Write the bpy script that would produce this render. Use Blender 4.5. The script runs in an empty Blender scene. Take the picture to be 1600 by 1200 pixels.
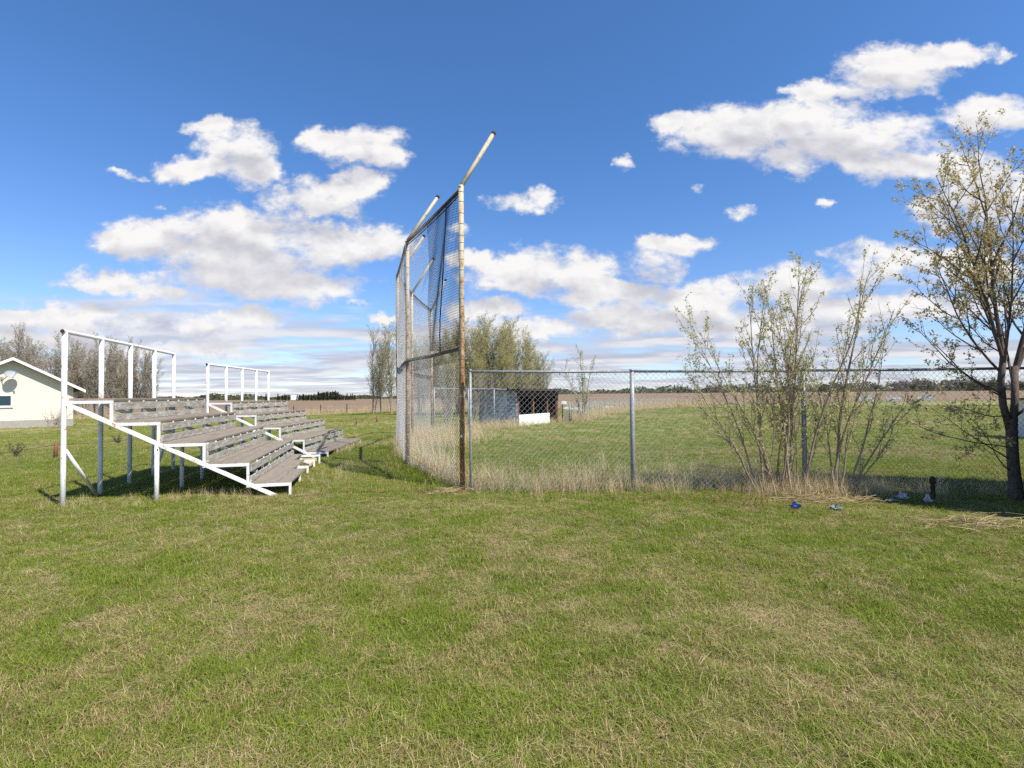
import bpy, math, random
import numpy as np
from mathutils import Matrix, Vector
R = math.radians
scene = bpy.context.scene
COL = scene.collection

# ---------------------------------------------------------------- camera
H = 1.5
cam = bpy.data.cameras.new('camera')
cam.lens = 18; cam.sensor_width = 36; cam.clip_start = 0.05; cam.clip_end = 6000
camo = bpy.data.objects.new('camera', cam); COL.objects.link(camo)
CAMR = Matrix.Rotation(R(90 + 1.29), 4, 'X') @ Matrix.Rotation(R(-0.45), 4, 'Z')
camo.matrix_world = Matrix.Translation((0, 0, H)) @ CAMR
scene.camera = camo

# ---------------------------------------------------------------- light
SUN_EL = 52
SUN_AZ = math.atan2(0.77, -0.64)
sund = bpy.data.lights.new('sun', 'SUN'); sund.energy = 4.8; sund.angle = R(0.55); sund.color = (1, 0.955, 0.88)
suno = bpy.data.objects.new('sun', sund); COL.objects.link(suno)
tosun = Vector((math.sin(SUN_AZ) * math.cos(R(SUN_EL)), math.cos(SUN_AZ) * math.cos(R(SUN_EL)), math.sin(R(SUN_EL))))
suno.rotation_euler = tosun.to_track_quat('Z', 'Y').to_euler()
suno.location = tosun * 100
scene.view_settings.view_transform = 'Standard'; scene.view_settings.look = 'None'
scene.view_settings.gamma = 1; scene.view_settings.exposure = 0.50
scene.cycles.max_bounces = 5; scene.cycles.diffuse_bounces = 3; scene.cycles.glossy_bounces = 2
scene.cycles.transparent_max_bounces = 8
scene.cycles.use_denoising = False

# node helper
class NT:
    def __init__(s, tree): s.t = tree; s.n = tree.nodes; s.l = tree.links
    def new(s, typ, **kw):
        n = s.n.new(typ)
        for k, v in kw.items():
            if k == 'inp':
                for kk, vv in v.items():
                    if isinstance(vv, bpy.types.NodeSocket): s.l.new(vv, n.inputs[kk])
                    else: n.inputs[kk].default_value = vv
            else: setattr(n, k, v)
        return n
    def math(s, op, a, b=None, c=None, clamp=False):
        n = s.n.new('ShaderNodeMath'); n.operation = op; n.use_clamp = clamp
        for i, x in enumerate((a, b, c)):
            if x is None: continue
            if isinstance(x, bpy.types.NodeSocket): s.l.new(x, n.inputs[i])
            else: n.inputs[i].default_value = x
        return n.outputs[0]
    def vmath(s, op, a, b=None, c=None, out=0):
        n = s.n.new('ShaderNodeVectorMath'); n.operation = op
        for i, x in enumerate((a, b, c)):
            if x is None: continue
            if isinstance(x, bpy.types.NodeSocket): s.l.new(x, n.inputs[i])
            else: n.inputs[i].default_value = x
        return n.outputs[out]
    def noise(s, vec, scale, detail=4, rough=0.5, dist=0.0, out=0):
        n = s.n.new('ShaderNodeTexNoise')
        if vec is not None: s.l.new(vec, n.inputs['Vector'])
        n.inputs['Scale'].default_value = scale; n.inputs['Detail'].default_value = detail
        n.inputs['Roughness'].default_value = rough; n.inputs['Distortion'].default_value = dist
        return n.outputs[out]
    def ramp(s, fac, stops):
        n = s.n.new('ShaderNodeValToRGB'); e = n.color_ramp.elements
        while len(e) < len(stops): e.new(0.5)
        for i, (p, c) in enumerate(stops):
            e[i].position = p; e[i].color = (c[0], c[1], c[2], 1) if hasattr(c, '__len__') else (c, c, c, 1)
        s.l.new(fac, n.inputs[0]); return n.outputs[0]
    def mix(s, fac, a, b, blend='MIX'):
        n = s.n.new('ShaderNodeMix'); n.data_type = 'RGBA'; n.blend_type = blend
        for k, x in ((0, fac), (6, a), (7, b)):
            if isinstance(x, bpy.types.NodeSocket): s.l.new(x, n.inputs[k])
            else: n.inputs[k].default_value = (x if k == 0 else (*x, 1))
        return n.outputs[2]
    def maprange(s, v, a, b, c=0.0, d=1.0, smooth=True):
        n = s.n.new('ShaderNodeMapRange'); n.interpolation_type = 'SMOOTHSTEP' if smooth else 'LINEAR'
        s.l.new(v, n.inputs[0])
        for i, x in enumerate((a, b, c, d)): n.inputs[i + 1].default_value = x
        return n.outputs[0]

# ---------------------------------------------------------------- sky
# clouds: centre and half-size on the tangent plane to the north (u = x/y, v = z/y), in 1/800
CLOUDS = [
 (385,222,52,34),(300,254,62,20),(392,258,48,34),(322,190,40,18),(345,215,45,30),
 (560,222,85,30),(505,208,42,18),(615,236,42,24),
 (510,303,85,34),(450,312,58,24),(570,284,42,26),
 (375,385,150,62),(212,366,74,30),(330,345,85,34),(520,378,115,38),(600,372,60,26),(450,440,125,32),(340,425,90,26),
 (180,434,100,19),(255,452,62,18),(195,265,26,7),(246,314,18,7),
 (100,492,170,28),(350,497,110,24),(610,493,40,12),
 (1180,205,135,46),(1062,196,42,24),(1330,218,165,42),(1230,250,62,28),(1400,255,80,30),(1250,178,120,30),
 (1560,178,70,36),(1410,108,92,42),(1500,82,75,22),(1462,140,28,14),(1285,140,44,20),(1345,140,40,18),(1240,135,16,8),
 (980,250,18,14),(1095,300,18,12),(1165,333,28,13),(810,312,56,17),(790,325,25,10),
 (865,420,105,36),(800,430,80,28),(1045,388,62,18),(1030,420,50,34),(960,458,110,22),(740,402,40,18),(715,355,22,14),
 (762,486,70,22),(840,512,90,20),(1095,470,120,28),(1010,500,140,28),(1260,446,110,30),(1400,412,100,28),
 (1478,330,55,34),(1550,300,90,62),(1300,402,34,9),(1500,420,90,30),(1340,480,140,22),(560,470,14,5),
 (1295,310,16,8),(1575,82,14,10),(60,525,130,18),(260,545,160,14),(1150,515,130,16),(1250,500,80,14),
]
world = bpy.data.worlds.new('World'); scene.world = world; world.use_nodes = True
W = NT(world.node_tree); W.n.clear()
tc = W.new('ShaderNodeTexCoord').outputs['Generated']
sky = W.new('ShaderNodeTexSky', sky_type='NISHITA'); sky.sun_disc = False
sky.sun_elevation = R(SUN_EL); sky.sun_rotation = SUN_AZ
sky.air_density = 1.0; sky.dust_density = 0.25; sky.ozone_density = 3.5; sky.altitude = 700
W.l.new(tc, sky.inputs[0]) if sky.inputs else None

def cloud_group(rmin):
    g = bpy.data.node_groups.new('cloud_mass', 'ShaderNodeTree')
    g.interface.new_socket('P', in_out='INPUT', socket_type='NodeSocketVector')
    g.interface.new_socket('F', in_out='OUTPUT', socket_type='NodeSocketFloat')
    G = NT(g); gi = g.nodes.new('NodeGroupInput'); go = g.nodes.new('NodeGroupOutput')
    P = gi.outputs[0]; cur = None
    for (x, y, rx, ry) in CLOUDS:
        if rx < rmin: continue
        u = (x - 800) / 800; v = (618 - y) / 800; sm = 1.07 if rx > 45 else 1.0
        a = 800 / (rx * sm + 3); b = 800 / (ry * sm + 2)
        q = G.vmath('MULTIPLY_ADD', P, (a, b, 0), (-u * a, -v * b, 0))
        d = G.vmath('DOT_PRODUCT', q, q, out=1)
        if rx < 36: d = G.math('MULTIPLY_ADD', d, .8, .42)
        cur = d if cur is None else G.math('SMOOTH_MIN', cur, d, 0.5)
    f = G.math('SUBTRACT', 1.0, G.math('MINIMUM', cur, 3.0))
    g.links.new(f, go.inputs[0]); return g
CG = cloud_group(0); CGB = cloud_group(46)
sep = W.new('ShaderNodeSeparateXYZ', inp={0: tc})
yy = W.math('MAXIMUM', sep.outputs[1], 0.05)
u = W.math('DIVIDE', sep.outputs[0], yy); v = W.math('DIVIDE', sep.outputs[2], yy)
P = W.new('ShaderNodeCombineXYZ', inp={0: u, 1: v}).outputs[0]
front = W.maprange(sep.outputs[1], 0.1, 0.3)
# ragged edges: the lookup point is pushed about by noise
wn = W.noise(P, 13, 5, 0.6, out=1)
P2 = W.vmath('ADD', P, W.vmath('MULTIPLY', W.vmath('SUBTRACT', wn, (.5, .5, .5)), (.115, .075, 0)))
g1 = W.new('ShaderNodeGroup'); g1.node_tree = CG; W.l.new(P2, g1.inputs[0])
P3 = W.vmath('ADD', P2, (0.018, 0.045, 0))
g2 = W.new('ShaderNodeGroup'); g2.node_tree = CGB; W.l.new(P3, g2.inputs[0])
sq = W.vmath('MULTIPLY', P, (1, 1.7, 1))
n1 = W.noise(sq, 8.5, 12, 0.64, 0.1)
n1a = W.noise(sq, 11, 4, 0.5, 0.1)
n1b = W.noise(W.vmath('ADD', sq, (0.010, 0.030, 0)), 11, 4, 0.5, 0.1)
dens = W.math('MULTIPLY_ADD', W.math('SUBTRACT', n1, 0.5), 3.5, g1.outputs[0])
m_blob = W.math('MULTIPLY', W.maprange(dens, -0.12, 0.80), front)
# low cloud deck seen edge on, towards the horizon and all round
zz = W.math('ADD', W.math('MAXIMUM', sep.outputs[2], 0), 0.055)
D = W.new('ShaderNodeCombineXYZ', inp={0: W.math('DIVIDE', sep.outputs[0], zz), 1: W.math('DIVIDE', sep.outputs[1], zz)}).outputs[0]
D = W.vmath('MULTIPLY', D, (0.75, 1, 1))
nd = W.noise(D, 0.70, 7, 0.55, 0.2)
low = W.maprange(sep.outputs[2], 0.20, 0.10)
edge = W.math('MULTIPLY_ADD', low, -0.22, 0.60)
m_low = W.maprange(W.math('SUBTRACT', nd, edge), -0.02, 0.14)
m_low = W.math('MULTIPLY', m_low, W.maprange(sep.outputs[2], 0.235, 0.15))
m_low = W.math('MULTIPLY', m_low, 0.92)
mask = W.math('MAXIMUM', m_blob, m_low)
# shading: deep inside with cloud above = grey underside
under = W.maprange(g2.outputs[0], 0.0, 0.95)
puff = W.math('MULTIPLY', W.math('SUBTRACT', n1a, n1b), 1.5)
sh = W.math('SUBTRACT', W.math('ADD', W.math('MULTIPLY_ADD', under, -0.52, 1.0), puff), 0.0, clamp=True)
ccol = W.ramp(sh, [(0.0, (.36, .36, .41)), (0.35, (.45, .45, .49)), (0.7, (.58, .575, .59)), (1.0, (.68, .67, .665))])
lowsh = W.maprange(W.math('SUBTRACT', nd, W.noise(W.vmath('ADD', D, (0.1, 0.45, 0)), 0.70, 5, 0.55, 0.2)), -0.16, 0.16)
lcol = W.ramp(lowsh, [(0.0, (.35, .37, .46)), (0.5, (.44, .45, .52)), (1.0, (.60, .595, .615))])
lf = W.math('MULTIPLY', W.math('SUBTRACT', 1.0, m_blob), 1.0)
ccol = W.mix(lf, ccol, lcol)
bg1 = W.new('ShaderNodeBackground'); bg2 = W.new('ShaderNodeBackground')
tint = W.mix(1.0, sky.outputs[0], W.mix(W.maprange(sep.outputs[2], 0.0, 0.45), (0.94, 0.98, 1.14), (0.66, 0.98, 1.28)), 'MULTIPLY')
W.l.new(tint, bg1.inputs[0]); bg1.inputs[1].default_value = 0.105
W.l.new(ccol, bg2.inputs[0]); bg2.inputs[1].default_value = 1.0
ms = W.new('ShaderNodeMixShader'); W.l.new(mask, ms.inputs[0]); W.l.new(bg1.outputs[0], ms.inputs[1]); W.l.new(bg2.outputs[0], ms.inputs[2])
wo = W.new('ShaderNodeOutputWorld'); W.l.new(ms.outputs[0], wo.inputs[0])
world.cycles.sampling_method = 'MANUAL'; world.cycles.sample_map_resolution = 512

# ---------------------------------------------------------------- terrain
def S(t): t = np.clip(t, 0, 1); return t * t * (3 - 2 * t)
def hgt(x, y):
    x = np.asarray(x, float); y = np.asarray(y, float)
    z = -0.62 * S((-x - 6) / 24) * S((y - 8) / 26)
    z = z - 0.10 * S((-x - 3.5) / 4) * S((y - 9) / 3.5)
    z = z + 2.3 * S((y - 75) / 300) * S((x + 60) / 120)
    z = z + 0.018 * np.sin(x * 0.9 + 1.3 * np.sin(y * 0.5)) * np.cos(y * 0.7) + 0.012 * np.sin(x * 2.3 + y * 1.7)
    z = z - 0.05 * np.exp(-((y - 7.9) / 1.0) ** 2) * S((x + 1) / 1.0) * S((12 - x) / 3)
    return z
def Hh(x, y): return float(hgt(x, y))
def ray(px, py):
    return (CAMR.to_3x3() @ Vector(((px - 800) / 800, (600 - py) / 800, -1)))
def gp(px, py):                                 # ground point a sight line meets
    d = ray(px, py); t = 1.0
    z = 0.0
    for _ in range(30):
        t = (z - H) / min(d.z, -1e-4); z = Hh(d.x * t, d.y * t)
    return Vector((d.x * t, d.y * t, z))
def bound(x):                                   # edge between mown grass and ploughed field
    return np.interp(x, [-400, -60, -20, 0, 19, 34, 50, 75, 200, 600], [52, 56, 60, 58, 60, 76, 84, 88, 110, 150])

# ---------------------------------------------------------------- mesh builder
class MB:
    def __init__(s): s.v = []; s.q = []; s.t = []; s.n = 0
    def add(s, v, q=None, t=None):
        v = np.asarray(v, float).reshape(-1, 3)
        if q is not None and len(q): s.q.append(np.asarray(q, int).reshape(-1, 4) + s.n)
        if t is not None and len(t): s.t.append(np.asarray(t, int).reshape(-1, 3) + s.n)
        s.v.append(v); s.n += len(v)
    def box(s, lo, hi, M=None):
        x0, y0, z0 = lo; x1, y1, z1 = hi
        v = np.array([(x, y, z) for z in (z0, z1) for y in (y0, y1) for x in (x0, x1)], float)
        if M is not None: v = v @ np.array(M.to_3x3()).T + np.array(M.translation)
        s.add(v, [(0, 2, 3, 1), (4, 5, 7, 6), (0, 1, 5, 4), (2, 6, 7, 3), (0, 4, 6, 2), (1, 3, 7, 5)])
    def plank(s, lo, hi, rng, j=0.004):
        x0, y0, z0 = lo; x1, y1, z1 = hi
        v = np.array([(x, y, z) for z in (z0, z1) for y in (y0, y1) for x in (x0, x1)], float)
        v += rng.uniform(-j, j, v.shape)
        s.add(v, [(0, 2, 3, 1), (4, 5, 7, 6), (0, 1, 5, 4), (2, 6, 7, 3), (0, 4, 6, 2), (1, 3, 7, 5)])
    def tube(s, pts, rad, n=8, cap=True):
        pts = np.asarray(pts, float); k = len(pts)
        rad = np.full(k, rad, float) if np.isscalar(rad) else np.asarray(rad, float)
        d = np.gradient(pts, axis=0); d /= np.linalg.norm(d, axis=1)[:, None] + 1e-12
        ref = np.array([0, 0, 1.0]) if abs(d[:, 2]).max() < 0.95 else (np.array([1.0, 0, 0]) if abs(d[:, 0]).max() < 0.95 else np.array([0, 1.0, 0.]))
        if abs((d @ ref)).max() > 0.97: ref = np.array([0.57, -0.57, 0.59])
        a = np.cross(d, ref); a /= np.linalg.norm(a, axis=1)[:, None] + 1e-12
        b = np.cross(d, a)
        th = np.arange(n) * 2 * math.pi / n
        ring = (a[:, None, :] * np.cos(th)[None, :, None] + b[:, None, :] * np.sin(th)[None, :, None]) * rad[:, None, None]
        v = (pts[:, None, :] + ring).reshape(-1, 3)
        i = np.arange(k - 1)[:, None] * n; j = np.arange(n)[None, :]; j2 = (j + 1) % n
        q = np.stack([i + j, i + j2, i + n + j2, i + n + j], -1).reshape(-1, 4)
        t = []
        if cap and n >= 3:
            base = len(v); v = np.vstack([v, pts[0], pts[-1]])
            for jj in range(n):
                t.append((base, (jj + 1) % n, jj)); t.append((base + 1, (k - 1) * n + jj, (k - 1) * n + (jj + 1) % n))
        s.add(v, q, t)
    def bar(s, p0, p1, w, h, up=(0, 0, 1)):
        p0 = Vector(p0); p1 = Vector(p1); d = (p1 - p0); L = d.length; d.normalize()
        u = Vector(up); x = d.cross(u).normalized(); z = x.cross(d)
        M = Matrix((x, d, z)).transposed().to_4x4(); M.translation = p0
        s.box((-w / 2, 0, -h / 2), (w / 2, L, h / 2), M)
    def build(s, name, mat, parent=None, smooth=False):
        me = bpy.data.meshes.new(name)
        v = np.vstack(s.v)
        q = np.vstack(s.q) if s.q else np.zeros((0, 4), int); t = np.vstack(s.t) if s.t else np.zeros((0, 3), int)
        me.vertices.add(len(v)); me.vertices.foreach_set('co', v.astype(np.float32).ravel())
        loops = np.concatenate([q.ravel(), t.ravel()]).astype(np.int32)
        me.loops.add(len(loops)); me.loops.foreach_set('vertex_index', loops)
        me.polygons.add(len(q) + len(t))
        st = np.concatenate([np.arange(len(q)) * 4, len(q) * 4 + np.arange(len(t)) * 3]).astype(np.int32)
        me.polygons.foreach_set('loop_start', st)
        me.polygons.foreach_set('use_smooth', np.full(len(q) + len(t), bool(smooth)))
        me.update(calc_edges=True); me.validate()
        if mat is not None: me.materials.append(mat)
        o = bpy.data.objects.new(name, me); COL.objects.link(o)
        if parent is not None: o.parent = parent
        return o
def tag(o, label=None, cat=None, group=None, kind=None):
    if label: o['label'] = label
    if cat: o['category'] = cat
    if group: o['group'] = group
    if kind: o['kind'] = kind
    return o
def empty(name, loc, rz, label, cat, group=None):
    o = bpy.data.objects.new(name, None); o.empty_display_size = 0.2; COL.objects.link(o)
    o.location = loc; o.rotation_euler = (0, 0, rz)
    return tag(o, label, cat, group)
def copy_thing(root, loc, rz, scale=1.0, label=None, group=None):
    r = root.copy(); COL.objects.link(r); r.location = loc; r.rotation_euler = (0, 0, rz)
    r.scale = (scale,) * 3 if np.isscalar(scale) else scale
    if label: r['label'] = label
    if group: r['group'] = group
    for ch in list(root.children):
        c = ch.copy(); COL.objects.link(c); c.parent = r
        for g in list(ch.children):
            d = g.copy(); COL.objects.link(d); d.parent = c
    return r

# ---------------------------------------------------------------- materials
def mat(name, col=(.5, .5, .5), rough=.7, metal=0.0, fn=None, bump=0.0, bscale=40, trans=0.0):
    m = bpy.data.materials.new(name); m.use_nodes = True; N = NT(m.node_tree)
    b = N.n['Principled BSDF']; b.inputs['Roughness'].default_value = rough; b.inputs['Metallic'].default_value = metal
    b.inputs['Base Color'].default_value = (*col, 1)
    b.inputs['Specular IOR Level'].default_value = 0.3
    tcn = N.new('ShaderNodeTexCoord'); pos = N.new('ShaderNodeNewGeometry').outputs['Position']
    c = None
    if fn:
        c = fn(N, tcn.outputs['Object'], pos)
        N.l.new(c, b.inputs['Base Color'])
    if bump:
        bn = N.new('ShaderNodeBump'); bn.inputs['Strength'].default_value = bump; bn.inputs['Distance'].default_value = 0.01
        N.l.new(N.noise(tcn.outputs['Object'], bscale, 5, .6), bn.inputs['Height']); N.l.new(bn.outputs[0], b.inputs['Normal'])
    if trans:
        tr = N.new('ShaderNodeBsdfTranslucent'); mx = N.new('ShaderNodeMixShader'); mx.inputs[0].default_value = trans
        if c is not None: N.l.new(c, tr.inputs[0])
        else: tr.inputs[0].default_value = (*col, 1)
        N.l.new(b.outputs[0], mx.inputs[1]); N.l.new(tr.outputs[0], mx.inputs[2])
        N.l.new(mx.outputs[0], N.n['Material Output'].inputs[0])
    return m

# colour of the turf: one node group used by the soil sheet and by the blades on it
def turf_group():
    g = bpy.data.node_groups.new('turf', 'ShaderNodeTree')
    for n, t in (('dry', 'Float'), ('tone', 'Float'), ('zone', 'Float')):
        g.interface.new_socket(n, in_out='OUTPUT', socket_type='NodeSocketFloat')
    G = NT(g); go = g.nodes.new('NodeGroupOutput')
    pos = G.new('ShaderNodeNewGeometry').outputs['Position']
    p = G.vmath('MULTIPLY', pos, (1, 1, 0))
    a = G.noise(p, 0.33, 2, .5); b = G.noise(G.vmath('ADD', p, (7, 3, 0)), 2.1, 4, .6); c = G.noise(p, 9.0, 3, .6)
    s = G.math('ADD', G.math('MULTIPLY', a, 0.6), G.math('ADD', G.math('MULTIPLY', b, 0.95), G.math('MULTIPLY', c, 0.45)))
    sx = G.new('ShaderNodeSeparateXYZ', inp={0: pos})
    # more thatch near the photographer
    near = G.maprange(sx.outputs[1], 7.0, 1.5)
    s = G.math('ADD', s, G.math('MULTIPLY', near, 0.085))
    band = G.math('MULTIPLY', G.maprange(sx.outputs[1], 9.5, 12), G.maprange(G.noise(G.vmath('MULTIPLY', pos, (0.04, 0.22, 0)), 1.0, 3, .5), .5, .66))
    s = G.math('ADD', s, G.math('MULTIPLY', band, 0.24))
    g.links.new(G.maprange(s, 0.90, 1.22), go.inputs[0])
    g.links.new(G.noise(G.vmath('ADD', p, (3, 9, 0)), 1.1, 4, .65), go.inputs[1])
    g.links.new(G.maprange(sx.outputs[1], 9, 22), go.inputs[2])
    return g
TG = turf_group()
def turf(N):
    t = N.new('ShaderNodeGroup'); t.node_tree = TG; return t
def f_ground(N, obj, pos):
    t = turf(N)
    fine = N.noise(pos, 42, 4, .7)
    gr = N.mix(t.outputs[1], (.060, .080, .012), (.13, .15, .025))  # near tone darkened: shade between the blades is put into the colour
    gr = N.mix(N.maprange(fine, .3, .7), N.mix(0.5, gr, (.03, .045, .012)), gr)
    far = N.mix(t.outputs[1], (.135, .165, .026), (.235, .24, .052))
    far = N.mix(N.maprange(N.noise(N.vmath('MULTIPLY', pos, (1, .35, 1)), 6, 5, .7), .35, .7), N.mix(.35, far, (.06, .09, .02)), far)
    gr = N.mix(t.outputs[2], gr, far)
    straw = N.mix(N.math('MULTIPLY_ADD', t.outputs[2], .5, N.math('MULTIPLY', fine, .5)), (.11, .075, .035), (.42, .34, .16))  # near straw darkened too, deepening the painted shade under the blades
    return N.mix(N.math('MULTIPLY', t.outputs[0], 0.75), gr, straw)
M_ground = mat('turf_soil', rough=.95, fn=f_ground, bump=.6, bscale=25)
def f_field(N, obj, pos):
    a = N.noise(N.vmath('MULTIPLY', pos, (.02, .25, 0)), 1, 5, .6); b = N.noise(pos, 2.5, 5, .7)
    c = N.mix(N.maprange(a, .35, .65), (.20, .125, .068), (.36, .25, .14))
    return N.mix(N.math('MULTIPLY', b, .7), c, (.13, .085, .05))
M_field = mat('ploughed_stubble', rough=.95, fn=f_field)
def f_blade(N, obj, pos):
    t = turf(N); r = N.new('ShaderNodeObjectInfo').outputs['Random']
    isl = N.new('ShaderNodeNewGeometry').outputs['Random Per Island']
    gr = N.mix(t.outputs[1], (.115, .17, .014), (.29, .315, .036))
    gr = N.mix(isl, gr, (.32, .35, .045))
    gr = N.mix(N.math('MULTIPLY', r, .45), gr, (.11, .20, .018))
    straw = N.mix(isl, (.28, .20, .075), (.60, .48, .22))
    f = N.math('ADD', N.math('MULTIPLY', t.outputs[0], 0.50), 0.03)
    return N.mix(N.math('LESS_THAN', r, f), gr, straw)
M_blade = mat('grass_blade', rough=.65, fn=f_blade, trans=.3)
def f_straw(N, obj, pos):
    isl = N.new('ShaderNodeNewGeometry').outputs['Random Per Island']
    return N.mix(isl, (.40, .29, .13), (.76, .62, .35))
M_straw = mat('dry_stalk', rough=.7, fn=f_straw, trans=.25)
def f_thatch(N, obj, pos):
    isl = N.new('ShaderNodeNewGeometry').outputs['Random Per Island']
    return N.ramp(isl, [(0, (.13, .08, .035)), (.5, (.40, .30, .14)), (1, (.68, .55, .29))])
M_thatch = mat('dead_grass', rough=.8, fn=f_thatch, trans=.15)
def f_white(N, obj, pos):
    n = N.noise(obj, 9, 6, .7); s = N.noise(N.vmath('MULTIPLY', obj, (7, 7, 4)), 2, 7, .75)
    c = N.mix(N.maprange(n, .3, .7), (.84, .83, .79), (.76, .75, .72))
    return N.mix(N.maprange(s, .565, .66), c, (.48, .25, .13))
M_white = mat('white_enamel', rough=.5, fn=f_white, bump=.2)
def f_plank(N, obj, pos):
    p = N.vmath('MULTIPLY', obj, (22, 1.2, 22)); n = N.noise(p, 3, 6, .65); isl = N.new('ShaderNodeNewGeometry').outputs['Random Per Island']
    c = N.ramp(n, [(.25, (.11, .09, .065)), (.5, (.26, .215, .165)), (.75, (.40, .34, .265))])
    c = N.mix(N.math('MULTIPLY', isl, .4), c, (.25, .20, .15))
    return N.mix(N.maprange(N.noise(obj, 5, 4, .6), .62, .75), c, (.18, .09, .05))
M_plank = mat('weathered_plank', rough=.85, fn=f_plank, bump=.3, bscale=60)
def f_riser(N, obj, pos):
    p = N.vmath('MULTIPLY', obj, (3, 1.2, 4)); n = N.noise(p, 5, 7, .72)
    w = N.ramp(N.noise(N.vmath('MULTIPLY', obj, (8, 1.1, 14)), 3, 6, .65), [(.3, (.20, .175, .14)), (.68, (.48, .44, .36))])
    return N.mix(N.math('MULTIPLY', N.maprange(n, .48, .64), .8), w, (.60, .59, .53))
M_riser = mat('peeling_board', rough=.8, fn=f_riser, bump=.0, bscale=60)
def f_rust(N, obj, pos):
    n = N.noise(N.vmath('MULTIPLY', obj, (7, 7, 4)), 2.2, 7, .75)
    s = N.new('ShaderNodeSeparateXYZ', inp={0: obj}).outputs[2]
    n = N.math('ADD', n, N.maprange(s, 5.0, 1.2, -0.10, 0.09))
    return N.ramp(n, [(.36, (.52, .45, .31)), (.50, (.44, .35, .21)), (.57, (.32, .17, .07)), (.72, (.17, .075, .035))])
M_rust = mat('rusty_pipe', rough=.6, fn=f_rust, bump=.3)
def f_rail(N, obj, pos):
    return N.ramp(N.noise(obj, 6, 6, .7), [(.35, (.22, .16, .11)), (.6, (.11, .07, .045))])
M_rail = mat('brown_rail', rough=.6, fn=f_rail)
def f_galv(N, obj, pos):
    return N.ramp(N.noise(obj, 30, 5, .7), [(.35, (.20, .21, .21)), (.65, (.40, .41, .41))])
M_galv = mat('galvanised_steel', rough=.45, metal=.1, fn=f_galv)
M_wire = mat('galvanised_wire', (.36, .38, .39), .5, .4)
M_wireb = mat('backstop_wire', (.46, .45, .43), .6, .0)
M_net = mat('black_netting', (.018, .018, .03), .8)
M_dark = mat('dark_cap', (.05, .03, .025), .8)
def f_bark(N, obj, pos):
    return N.ramp(N.noise(N.vmath('MULTIPLY', obj, (1, 1, .35)), 35, 5, .7), [(.3, (.055, .040, .032)), (.7, (.20, .155, .12))])
M_bark = mat('dark_bark', rough=.9, fn=f_bark, bump=.5)
def f_barkr(N, obj, pos):
    return N.ramp(N.noise(N.vmath('MULTIPLY', obj, (1, 1, .35)), 30, 5, .7), [(.3, (.20, .135, .09)), (.7, (.46, .36, .26))])
M_barkr = mat('red_brown_bark', rough=.85, fn=f_barkr)
def f_barkg(N, obj, pos):
    return N.ramp(N.noise(obj, 6, 5, .7), [(.3, (.19, .165, .13)), (.7, (.42, .37, .30))])
M_barkg = mat('grey_bark', rough=.9, fn=f_barkg)
def leafmat(name, a, b, c):
    def f(N, obj, pos):
        isl = N.new('ShaderNodeNewGeometry').outputs['Random Per Island']
        return N.ramp(isl, [(0, a), (.5, b), (1, c)])
    return mat(name, rough=.6, fn=f, trans=.5)
M_bud = leafmat('young_leaf', (.38, .33, .12), (.55, .52, .22), (.72, .68, .38))
M_budt = leafmat('bronze_young_leaf', (.36, .24, .09), (.56, .46, .19), (.72, .63, .34))
M_budy = leafmat('yellow_green_bud', (.34, .30, .06), (.48, .43, .10), (.60, .54, .18))
M_budg = leafmat('grey_bud', (.34, .28, .18), (.46, .39, .26), (.56, .49, .35))
M_needle = leafmat('spruce_needle', (.018, .030, .014), (.03, .045, .02), (.05, .065, .03))
M_farleaf = leafmat('far_foliage', (.08, .085, .045), (.13, .13, .06), (.17, .18, .07))
M_farbare = leafmat('far_bare_twigs', (.15, .125, .11), (.22, .19, .17), (.28, .25, .22))
def f_stucco(N, obj, pos):
    return N.mix(N.noise(obj, 3, 5, .6), (.67, .61, .49), (.72, .67, .55))
M_stucco = mat('cream_stucco', rough=.9, fn=f_stucco, bump=.08, bscale=80)
M_trim = mat('white_trim', (.80, .79, .78), .5)
M_conc = mat('foundation_concrete', (.34, .31, .27), .9, fn=lambda N, o, p: N.mix(N.noise(o, 6, 5, .6), (.28, .25, .22), (.42, .39, .34)))
M_shingle = mat('brown_shingles', rough=.9, fn=lambda N, o, p: N.mix(N.noise(o, 12, 4, .6), (.05, .04, .035), (.12, .09, .075)))
M_glass = mat('window_glass', (.03, .06, .075), .12)
M_brick = mat('red_brick', rough=.9, fn=lambda N, o, p: N.mix(N.noise(o, 14, 3, .6), (.22, .06, .03), (.36, .12, .07)))
M_dish = mat('grey_dish_paint', (.40, .41, .40), .6)
M_siding = mat('grey_siding', rough=.6, fn=lambda N, o, p: N.mix(N.maprange(N.noise(N.vmath('MULTIPLY', o, (1, 1, 3)), 3.5, 5, .7), .42, .58), (.20, .22, .23), (.55, .58, .60)))
M_tar = mat('black_roof_felt', rough=.9, fn=lambda N, o, p: N.mix(N.noise(o, 8, 4, .6), (.018, .016, .015), (.06, .05, .045)))
M_board = mat('dark_brown_boards', rough=.85, fn=lambda N, o, p: N.mix(N.noise(N.vmath('MULTIPLY', o, (1, 1, .2)), 18, 4, .6), (.035, .022, .016), (.11, .06, .04)))
M_redpost = mat('red_brown_post', (.20, .085, .05), .8)
M_panel = mat('white_panel', rough=.6, fn=lambda N, o, p: N.mix(N.maprange(N.noise(o, 4, 5, .7), .6, .75), (.80, .80, .78), (.55, .53, .48)))
M_oldwhite = mat('weathered_white', rough=.8, fn=lambda N, o, p: N.mix(N.maprange(N.noise(o, 6, 5, .7), .45, .6), (.76, .75, .72), (.45, .42, .37)))
M_blue = mat('blue_plastic', (.02, .06, .30), .6)
M_clear = mat('pale_plastic', (.20, .23, .21), .4)
M_paper = mat('white_paper', (.50, .48, .44), .7)
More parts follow.
